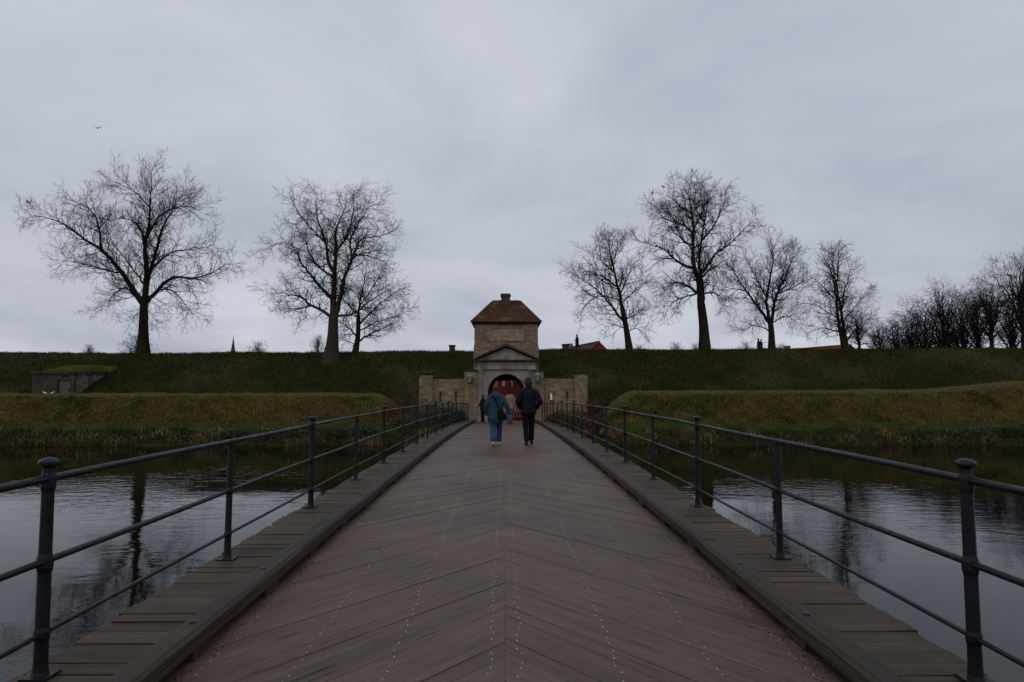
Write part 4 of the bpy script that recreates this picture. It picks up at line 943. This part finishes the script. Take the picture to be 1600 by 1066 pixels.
# ------------------------------------------------------------------ shrubs by the bridge end
def shrub(name, x, y, rx, ry, h, n, size, m, label, group, seed):
    r = np.random.default_rng(seed); z0 = float(terr(x, y))
    root = empty(name, (x, y, z0)); tag(root, label, 'shrub', group)
    u = r.normal(0, 1, (n, 3)); u /= np.linalg.norm(u, axis=1)[:, None]; rad = r.uniform(.45, 1.0, n) ** .5
    lump = 1 + .22 * np.sin(u[:, 0] * 5 + seed) * np.cos(u[:, 2] * 4 + seed) + .15 * np.sin(u[:, 1] * 7 + u[:, 0] * 3)
    C = u * (rad * lump)[:, None] * np.array([rx, ry, h * .55]) + np.array([0, 0, h * .5]); C[:, 2] = np.maximum(C[:, 2], .02)
    a = r.normal(0, 1, (n, 3)); a /= np.linalg.norm(a, axis=1)[:, None]; b = np.cross(a, r.normal(0, 1, (n, 3))); b /= np.linalg.norm(b, axis=1)[:, None]
    s = size * r.uniform(.6, 1.3, n)[:, None]
    vs = np.stack([C - a * s, C - b * s * .45, C + a * s, C + b * s * .45], 1).reshape(-1, 3)
    link('foliage', np_mesh('foliage', vs, np.arange(4 * n).reshape(-1, 4), m), root)
    mb = MB(); rr = random.Random(seed)
    for i in range(9):
        q = rr.uniform(0, 6.28); e = Vector((math.cos(q) * rx * .75, math.sin(q) * ry * .75, h * rr.uniform(.5, .95))); mb.tube([Vector((0, 0, -.15)), e * .5 + Vector((0, 0, h * .1)), e], [.022, .014, .006], 4)
    me = mb.mesh('stem'); me.materials.append(M['bark']); link('stem', me, root)
SH = [(-5.6, 36.3, .75, .8, 1.35, 'leaf_red', 'dark red-brown shrub at the end of the left mound'), (-4.6, 38.0, .95, .9, 1.35, 'leaf_dark', 'tall evergreen shrub left of the bridge, next to the red-brown shrub'), (-3.7, 38.6, .85, .8, 1.1, 'leaf_dark', 'evergreen shrub below the left slits of the wing wall'),
      (-3.0, 39.6, .7, .7, .95, 'leaf_dark', 'evergreen shrub beside the left railing near the pier'), (-2.75, 40.9, .45, .5, .7, 'leaf_dark', 'small evergreen shrub at the foot of the left lantern pier'), (-4.2, 35.6, .9, .9, 1.1, 'leaf_brown', 'brown leafless-looking shrub on the bank under the left railing'), (-4.9, 34.4, .9, .7, .8, 'leaf_dark', 'low ivy clump at the water edge left of the bridge'), (-3.3, 36.8, .6, .9, .95, 'leaf_dark', 'ivy clump against the left side of the bridge'),
      (4.75, 36.0, .62, .7, 1.45, 'leaf_red', 'rounded dark red shrub right of the bridge'), (3.9, 37.4, .7, .8, .9, 'leaf_brown', 'brown shrub beside the right railing next to the red shrub'), (3.2, 38.6, .6, .8, .7, 'leaf_brown', 'low brown shrub below the right wing wall'), (2.8, 40.3, .4, .6, .5, 'leaf_dark', 'low dark shrub at the foot of the right pier'), (3.6, 35.0, .8, .7, .9, 'leaf_brown', 'brown shrub on the bank under the right railing'), (4.6, 34.0, .7, .5, .7, 'leaf_red', 'low reddish shrub by the water right of the bridge')]
for i, (x, y, rx, ry, h, mm, lb) in enumerate(SH): shrub('shrub', x, y, rx, ry, h, 1500, .05, M[mm], lb, 'shrubs at the end of the bridge', 40 + i)
IV = [(-13.0, 33.1, .9, .3, .45), (-10.6, 33.0, .8, .3, .5), (-8.2, 33.2, 1.0, .3, .55), (-6.6, 33.3, .6, .35, .6), (22.5, 33.2, 1.1, .3, .45), (25.0, 33.2, 1.2, .35, .5), (27.3, 33.1, 1.0, .3, .45), (20.0, 33.1, .8, .3, .4)]
for i, (x, y, rx, ry, h) in enumerate(IV):
    shrub('ivy_clump', x, y, rx, ry, h, 700, .05, M['leaf_dark'], f'{["first", "second", "third", "fourth"][i % 4]} low dark ivy clump on the {"left" if x < 0 else "right"} bank counted {"from the left" if x < 0 else "along the water"}', 'ivy clumps on the bank', 70 + i)

# ------------------------------------------------------------------ people
def cloth(name, c1, c2=None, sc_=14, rough=.85, bump=.3): return mat(name, c1, c2 or tuple(v * 1.3 for v in c1), sc_, rough, bump * 2.2, 13, spec=.12)
M['parka'] = cloth('blue_parka', (.018, .042, .058), (.029, .058, .078)); M['jeans'] = cloth('blue_jeans', (.024, .045, .098), (.042, .072, .15)); M['puffer'] = cloth('black_puffer', (.004, .0045, .008), (.007, .0075, .012), rough=.65)
M['trousers'] = cloth('black_trousers', (.006, .006, .007)); M['beanie'] = cloth('slate_beanie', (.016, .025, .033)); M['hair'] = cloth('auburn_hair', (.075, .032, .014), (.12, .055, .022)); M['darkhair'] = cloth('dark_hair', (.014, .011, .009))
M['beige'] = cloth('beige_jacket', (.17, .125, .095), (.22, .165, .13)); M['sole'] = mat('pale_sole', (.45, .38, .32), (.6, .52, .45), 20, .8); M['darkshoe'] = cloth('dark_shoe', (.02, .022, .02)); M['bag'] = cloth('black_bag', (.006, .006, .007)); M['navy'] = cloth('navy_coat', (.010, .012, .02)); M['greyjeans'] = cloth('teal_jeans', (.03, .055, .085))
def remesh(parts, name, voxel, m, it=6, sides=14):
    mb = MB()
    for pts, rad in parts:
        pts = [Vector(p) for p in pts]; rad = [r if isinstance(r, (tuple, list)) else (r, r) for r in rad]
        d0 = (pts[0] - pts[1]).normalized(); d1 = (pts[-1] - pts[-2]).normalized()   # rounded ends
        e0, e1 = min(rad[0]), min(rad[-1])
        P = [pts[0] + d0 * e0 * .9, pts[0] + d0 * e0 * .6] + pts + [pts[-1] + d1 * e1 * .6, pts[-1] + d1 * e1 * .9]
        Rr = [(rad[0][0] * .3, rad[0][1] * .3), (rad[0][0] * .75, rad[0][1] * .75)] + rad + [(rad[-1][0] * .75, rad[-1][1] * .75), (rad[-1][0] * .3, rad[-1][1] * .3)]
        mb.tube(P, Rr, sides, True, (1, 0, 0) if abs((pts[-1] - pts[0]).normalized().x) < .8 else (0, 1, 0))
    me = mb.mesh(name); o = bpy.data.objects.new(name, me); col.objects.link(o)
    md = o.modifiers.new('r', 'REMESH'); md.mode = 'VOXEL'; md.voxel_size = voxel; md.use_smooth_shade = True
    sm = o.modifiers.new('s', 'SMOOTH'); sm.iterations = it; sm.factor = .5
    bpy.context.view_layer.update(); dg = bpy.context.evaluated_depsgraph_get()
    me2 = bpy.data.meshes.new_from_object(o.evaluated_get(dg)); bpy.data.objects.remove(o); me2.name = name
    me2.materials.clear(); me2.materials.append(m); me2.polygons.foreach_set('use_smooth', [True] * len(me2.polygons))
    return me2
def hand(w, d, side):
    """palm and five fingers hanging from wrist w along d"""
    w = Vector(w); d = Vector(d).normalized(); f = Vector((0, 1, 0)); f = (f - d * f.dot(d)).normalized(); n = d.cross(f)
    out = [([w, w + d * .05, w + d * .085], [(.018, .026), (.019, .038), (.014, .034)])]
    for i, (o_, ln) in enumerate(((.030, .070), (.010, .080), (-.010, .074), (-.029, .058))):
        b = w + d * .08 + f * o_; c = -n * side
        out.append(([b, b + d * ln * .5 + c * .006, b + d * ln + c * .022], [.0085, .008, .0065]))
    b = w + d * .025 + f * .032
    out.append(([b, b + d * .028 + f * .022, b + d * .058 + f * .024 - n * side * .012], [.011, .0095, .0075]))
    return out
def person(label, loc, rz, H, legs, arms, head_dir, cl, jlen, puff, torso_w=.17, hands=True, vox=.011, extra=None, lean=0.0, group=None, hood=False):
    k = H / 1.78; root = empty('person', loc, rz); tag(root, label, 'person', group)
    S = lambda p: Vector((p[0] * k, p[1] * k, p[2] * k)); r = lambda v: (v[0] * k, v[1] * k) if isinstance(v, tuple) else v * k
    def mk(nm, parts, m, it=5, v=None): me = remesh([([S(p) for p in a], [r(q) for q in b]) for a, b in parts], nm, (v or vox) * k, m, it); return link(nm, me, root)
    hx, hy = head_dir; ly = lean
    torso = [(0, 0, .92), (0, ly * .2, 1.05), (0, ly * .6, 1.25), (0, ly * .9, 1.40), (0, ly, 1.47)]
    body = [(torso, [(.155, .11), (.14, .10), (.165, .11), (.16, .10), (.09, .07)]), ([(0, ly, 1.45), (hx * .3, ly + hy * .3, 1.56)], [.055, .052]),
            ([(hx * .4, ly + hy * .4 - .01, 1.575), (hx * .7, ly + hy * .6, 1.62), (hx, ly + hy, 1.68), (hx, ly + hy, 1.712)], [(.055, .06), (.071, .085), (.077, .094), (.062, .075)]),
            ([(hx * .8, ly + hy + .088, 1.635), (hx * .8, ly + hy + .105, 1.615)], [.012, .014])]
    for s in (-1, 1): body.append(([(hx * .8 + s * .078, ly + hy - .01, 1.63), (hx * .8 + s * .083, ly + hy - .012, 1.665)], [(.008, .016), (.008, .02)]))
    for hip, kn, an, toe in legs: body.append(([hip, kn, an], [.085, .058, .042])); body.append(([an, (toe[0], (an[1] * .4 + toe[1] * .6), (an[2] * .3 + toe[2] * .7)), toe], [.04, .04, .032]))
    for sh, el, wr, hd in arms:
        body.append(([(0, ly, 1.40), Vector(sh) * .88 + Vector((0, 0, .105)), el, wr], [.055, .042, .038, .028]))
        if hands: body += hand(wr, hd, 1 if sh[0] > 0 else -1)
    mk('body', body, M['skin'], 2, .0085 if hands else vox)
    tr = [([(0, 0, .99), (0, 0, .86)], [(.16, .115), (.15, .11)])]
    for hip, kn, an, toe in legs: tr.append(([hip, (Vector(hip) * .5 + Vector(kn) * .5), kn, (Vector(kn) * .5 + Vector(an) * .5), Vector(an) + Vector((0, 0, .055))], cl['legr']))
    mk('trousers', tr, cl['trousers'])
    nr = int((1.50 - jlen) / .035) + 1; tp = []; trd = []
    for i in range(nr):
        z = jlen + (1.50 - jlen) * i / (nr - 1); f = (z - .8) / .7
        w = np.interp(z, [.6, .8, .95, 1.1, 1.25, 1.38, 1.46, 1.5], [torso_w * 1.2, torso_w * 1.14, torso_w * 1.06, torso_w, torso_w * 1.03, torso_w * .98, torso_w * .68, torso_w * .40])
        q = puff * (abs(math.sin(math.pi * z / .085)) - .5)
        tp.append((0, ly * max(0, (z - .9) / .57), z)); trd.append((float(w) + q, float(w) * .72 + q))
    jk = [(tp, trd)]
    for sh, el, wr, hd in arms:
        A, B, C = Vector(sh) + Vector((-.02 if sh[0] > 0 else .02, 0, -.045)), Vector(el), Vector(wr); pts = [Vector((sh[0] * .25, ly, 1.455))]; rd = [.075]
        for a, b, r0, r1 in ((A, B, .083 + puff, .068 + puff), (B, C, .068 + puff, .052 + puff * .5)):
            for i in range(7):
                t = i / 6; pts.append(a.lerp(b, t)); rd.append(r0 + (r1 - r0) * t + puff * (.5 * math.cos(i * 2.1)))
        jk.append((pts, rd))
    if hood: jk += [([(-.09, ly - .09, 1.44), (0, ly - .145, 1.40), (.09, ly - .09, 1.44)], [.055, .075, .055]), ([(-.07, ly - .06, 1.50), (0, ly - .10, 1.50), (.07, ly - .06, 1.50)], [.05, .06, .05]), ([(0, ly - .09, 1.42), (0, ly - .07, 1.54)], [(.10, .06), (.085, .05)])]
    else: jk.append(([(0, ly, 1.46), (0, ly, 1.545)], [(.115, .09), (.082, .08)]))
    mk('jacket', jk, cl['jacket'], 4)
    for hip, kn, an, toe in legs:
        heel = Vector(an) + Vector((0, -.03, -.035)); t = Vector(toe)
        mk('shoe', [([heel, heel.lerp(t, .5) + Vector((0, 0, .012)), t], [(.047, .056), (.05, .05), (.044, .034)])], cl['shoe'], 3)
        if cl.get('sole'): mk('sole', [([heel + Vector((0, -.012, -.035)), t + Vector((0, .015, -.02))], [(.04, .012), (.042, .012)])], cl['sole'], 1)
    hz = 1.68
    if cl['hat']: mk('beanie', [([(hx, ly + hy - .012, 1.605), (hx, ly + hy - .008, 1.69), (hx, ly + hy - .012, 1.722)], [(.092, .108), (.097, .113), (.088, .100)]), ([(hx, ly + hy - .012, 1.605), (hx, ly + hy - .010, 1.64)], [(.094, .108), (.096, .111)])], cl['hat'], 3)
    if cl['hair']:
        mk('hair', [([(hx, ly + hy - .03, 1.57), (hx, ly + hy - .025, 1.64), (hx, ly + hy - .015, 1.705)], [(.080, .075), (.098, .095), (.086, .095)])] + (cl.get('bun') or []), cl['hair'], 3)
    if extra: extra(root, mk)
    return root
zb = lambda x, y: prof(y) - .008
# woman in blue parka
def woman_extra(root, mk):
    mk('shoulder_bag', [([(.13, -.20, 1.02), (.16, -.20, .90), (.15, -.20, .80)], [(.07, .055), (.10, .07), (.09, .065)])], M['bag'], 3)
    mk('bag_strap', [([(-.10, -.02, 1.52), (-.06, -.165, 1.42), (.03, -.185, 1.25), (.12, -.20, 1.04)], [(.022, .012)] * 4)], M['bag'], 1, .008)
person('person in blue hooded parka and jeans walking away, black bag slung at the back', (-.24, 18.1, zb(0, 18.1)), R(-3), 1.63,
       [((-.08, 0, .90), (-.085, -.02, .50), (-.055, -.20, .14), (-.06, -.06, .045)), ((.085, 0, .90), (.09, .16, .51), (.075, .24, .10), (.085, .39, .045))],
       [((-.20, 0, 1.42), (-.275, -.03, 1.14), (-.28, .05, .90), (0, .1, -1)), ((.20, 0, 1.42), (.31, -.04, 1.16), (.385, .02, .92), (.25, .1, -1))],
       (0, .03), dict(trousers=M['jeans'], jacket=M['parka'], shoe=M['sole'], hat=None, hair=M['hair'], bun=[([(0, -.085, 1.66), (0, -.08, 1.70)], [.055, .05])], legr=[.105, .098, .084, .08, .088]), .76, .004, .215, extra=woman_extra, lean=.02, hood=True)
# man in black puffer
person('person in black puffer jacket, black trousers and slate beanie walking with hands in pockets', (.63, 18.2, zb(0, 18.2)), R(2), 1.79,
       [((-.085, 0, .93), (-.08, .02, .51), (-.06, -.12, .11), (-.075, .04, .04)), ((.085, 0, .93), (.085, .14, .52), (.085, .22, .11), (.115, .37, .05))],
       [((-.215, 0, 1.43), (-.285, -.05, 1.16), (-.215, .11, .98), (.4, .5, -1)), ((.215, 0, 1.43), (.30, -.05, 1.16), (.22, .11, .98), (-.4, .5, -1))],
       (0, .02), dict(trousers=M['trousers'], jacket=M['puffer'], shoe=M['darkshoe'], hat=M['beanie'], hair=M['darkhair'], legr=[.10, .092, .078, .07, .074]), .86, .009, .19)
person('person in beige jacket and teal jeans near the gate, seen between the two nearer walkers', (.24, 34.2, zb(0, 34.2)), R(4), 1.76,
       [((-.08, 0, .92), (-.08, .06, .50), (-.06, .02, .09), (-.07, .17, .03)), ((.08, 0, .92), (.08, -.02, .50), (.06, -.10, .12), (.07, .05, .05))],
       [((-.20, 0, 1.43), (-.25, -.04, 1.15), (-.24, .08, .92), (0, .2, -1)), ((.20, 0, 1.43), (.26, -.05, 1.15), (.27, .02, .90), (0, .1, -1))],
       (0, .02), dict(trousers=M['greyjeans'], jacket=M['beige'], shoe=M['darkshoe'], hat=None, hair=M['darkhair'], legr=[.10, .09, .075, .07, .075]), .84, .0, .20, vox=.014)
person('person in dark clothes standing by the stone portal, left of the blue parka', (-1.30, 40.4, zb(0, 40.4)), R(60), 1.68,
       [((-.08, 0, .92), (-.08, .03, .50), (-.09, 0, .09), (-.10, .15, .03)), ((.08, 0, .92), (.09, .03, .50), (.10, 0, .09), (.12, .15, .03))],
       [((-.20, 0, 1.43), (-.26, .02, 1.15), (-.18, .20, 1.05), (.3, .8, 0)), ((.20, 0, 1.43), (.26, .02, 1.15), (.18, .20, 1.05), (-.3, .8, 0))],
       (0, .02), dict(trousers=M['trousers'], jacket=M['navy'], shoe=M['darkshoe'], hat=None, hair=M['hair'], legr=[.10, .09, .075, .07, .075]), .84, .0, .20, vox=.014)
def rp(x, y): return (x, y, float(terr(x, y)) + .02)
X902 = (902 - 789) / 1067 * 72
person('person in dark knee-length coat walking left along the rampart above the red house', rp(X902, 72), R(90), 1.74,
       [((-.08, 0, .92), (-.08, .10, .50), (-.08, .10, .09), (-.08, .25, .03)), ((.08, 0, .92), (.08, -.12, .50), (.08, -.40, .20), (.08, -.34, .08))],
       [((-.20, 0, 1.43), (-.23, .02, 1.15), (-.18, .24, 1.10), (.2, 1, 0)), ((.20, 0, 1.43), (.23, .0, 1.15), (.20, .12, .95), (0, .4, -1))],
       (0, .03), dict(trousers=M['trousers'], jacket=M['navy'], shoe=M['sole'], hat=None, hair=M['darkhair'], legr=[.10, .09, .075, .07, .07]), .62, .0, .24, vox=.016)
for i, (xp, lb, rz, h) in enumerate(((1187.5, 'taller dark-clad stroller on the rampart beside the forked tree, left one of the pair', 78, 1.74), (1191.5, 'shorter dark-clad stroller on the rampart, closest to the forked tree trunk', 95, 1.66))):
    yy = 80 + i * .6; x = (xp - 789) / 1067 * yy; 
    o = person(lb, (x, yy, float(terr(x, 76)) - .15), R(rz), h,
       [((-.08, 0, .92), (-.08, .08, .50), (-.08, .10, .09), (-.08, .25, .03)), ((.08, 0, .92), (.08, -.10, .50), (.08, -.26, .14), (.08, -.14, .06))],
       [((-.20, 0, 1.43), (-.24, .0, 1.15), (-.2, .12, .95), (0, .4, -1)), ((.20, 0, 1.43), (.24, .0, 1.15), (.20, .14, .97), (0, .4, -1))],
       (0, .03), dict(trousers=M['trousers'], jacket=M['navy'], shoe=M['darkshoe'], hat=None, hair=M['darkhair'], legr=[.10, .09, .075, .07, .07]), .66, .0, .24, vox=.018, group='strollers on the rampart')

# ------------------------------------------------------------------ birds
M['crow'] = mat('crow_black', (.008, .008, .009), (.014, .014, .015), 10, .6); M['gull'] = mat('white_feather', (.72, .72, .72), (.82, .82, .82), 10, .7); M['duckbody'] = mat('duck_brown', (.03, .022, .016), (.05, .04, .03), 10, .7); M['beak'] = mat('beak', (.35, .18, .04), (.4, .22, .05), 10, .5)
def perched(name, loc, s, rz, m, label, cat, group, legs=True, wing_m=None):
    root = empty(name, loc, rz); tag(root, label, cat, group)
    def mk(nm, mb, mm): me = mb.mesh(nm, smooth=True); me.materials.append(mm); link(nm, me, root)
    mb = MB()
    mb.tube([Vector(p) * s for p in ((0, -.62, .17), (0, -.40, .22), (0, -.18, .26), (0, .05, .30), (0, .20, .36), (0, .28, .46), (0, .33, .55), (0, .40, .57), (0, .47, .55))], [(.05*s, .012*s), (.07*s, .03*s), (.13*s, .11*s), (.155*s, .15*s), (.13*s, .13*s), (.085*s, .09*s), (.085*s, .085*s), (.075*s, .075*s), (.03*s, .03*s)], 10); mk('body', mb, m)
    mb = MB(); mb.tube([Vector(p) * s for p in ((0, .45, .555), (0, .60, .53))], [.026 * s, .006 * s], 6); mk('beak', mb, wing_m or M['beak'])
    if legs:
        for q in (-.06, .06):
            mb = MB(); mb.tube([Vector((q * s, 0, .18 * s)), Vector((q * s, 0, 0)), Vector((q * s, .08 * s, 0))], .012 * s, 4); mk('leg', mb, M['beak'])
    for q in (-1, 1):
        mb = MB(); mb.tube([Vector((q * .13 * s, .12 * s, .32 * s)), Vector((q * .15 * s, -.15 * s, .30 * s)), Vector((q * .06 * s, -.52 * s, .22 * s))], [(.03*s, .07*s), (.03*s, .09*s), (.012*s, .03*s)], 6); mk('wing', mb, wing_m or m)
def on_tree(T, base, dx, dz):
    return min(T.tips + [], key=lambda p: (p.x - dx) ** 2 + (p.z - dz) ** 2 + .02 * p.y ** 2) + Vector(base)
bi = 0
for T, o, u, spots, who in ((T1, t1, U, [(67 - 228, 553 - 324, 'at the left tip'), (120 - 228, 553 - 321, 'on the long left limb'), (185 - 228, 553 - 300, 'in the upper left'), (226 - 228, 553 - 284, 'in the top middle')], 'far left tree'),
        (T2, t2, U2, [(465 - 517, 558 - 335, 'in the left upper crown')], 'brown-trunked tree'),
        (T4, t4, U4, [(1020 - 1101, 545 - 296, 'at the left shoulder'), (1037 - 1101, 545 - 276, 'at the upper left edge'), (1092 - 1101, 545 - 268, 'near the very top'), (1139 - 1101, 545 - 299, 'at the right shoulder')], 'tallest right tree')):
    for dx, dz, wh in spots:
        p = on_tree(T, o.location, dx * u, dz * u); perched('perched_crow', p, .34, rng.uniform(0, 6), M['crow'], f'black crow perched {wh} of the {who}', 'bird', 'crows in the bare trees', wing_m=M['crow'])
for x, rz, lb in ((-27.35, 95, 'white gull by the bunker, the left one of two'), (-26.95, -80, 'white gull by the bunker, the right one nearer the door')):
    perched('gull', (x, 41.0, float(terr(x, 41.0)) + .05), .28, R(rz), M['gull'], lb, 'bird', 'gulls in front of the bunker')
perched('duck', (-9.12, 22.4, ZW - .05), .5, R(-75), M['duckbody'], 'dark duck swimming behind the second left railing post', 'bird', None, legs=False)
fb = empty('flying_bird', (-36.4, 60, 24.4), R(20)); tag(fb, 'small dark bird flying in the sky at upper left', 'bird')
mb = MB(); mb.tube([(0, -.22, 0), (0, -.1, .0), (0, .06, 0), (0, .2, .02)], [.015, .045, .05, .012], 8); me = mb.mesh('body', smooth=True); me.materials.append(M['crow']); link('body', me, fb)
for q in (-1, 1):
    mb = MB(); mb.tube([(0, .03, .02), (q * .18, .05, .14), (q * .40, -.05, .22 if q < 0 else .17)], [(.02, .08), (.014, .075), (.004, .02)], 6, True, (0, 0, 1)); me = mb.mesh('wing'); me.materials.append(M['crow']); link('wing', me, fb)
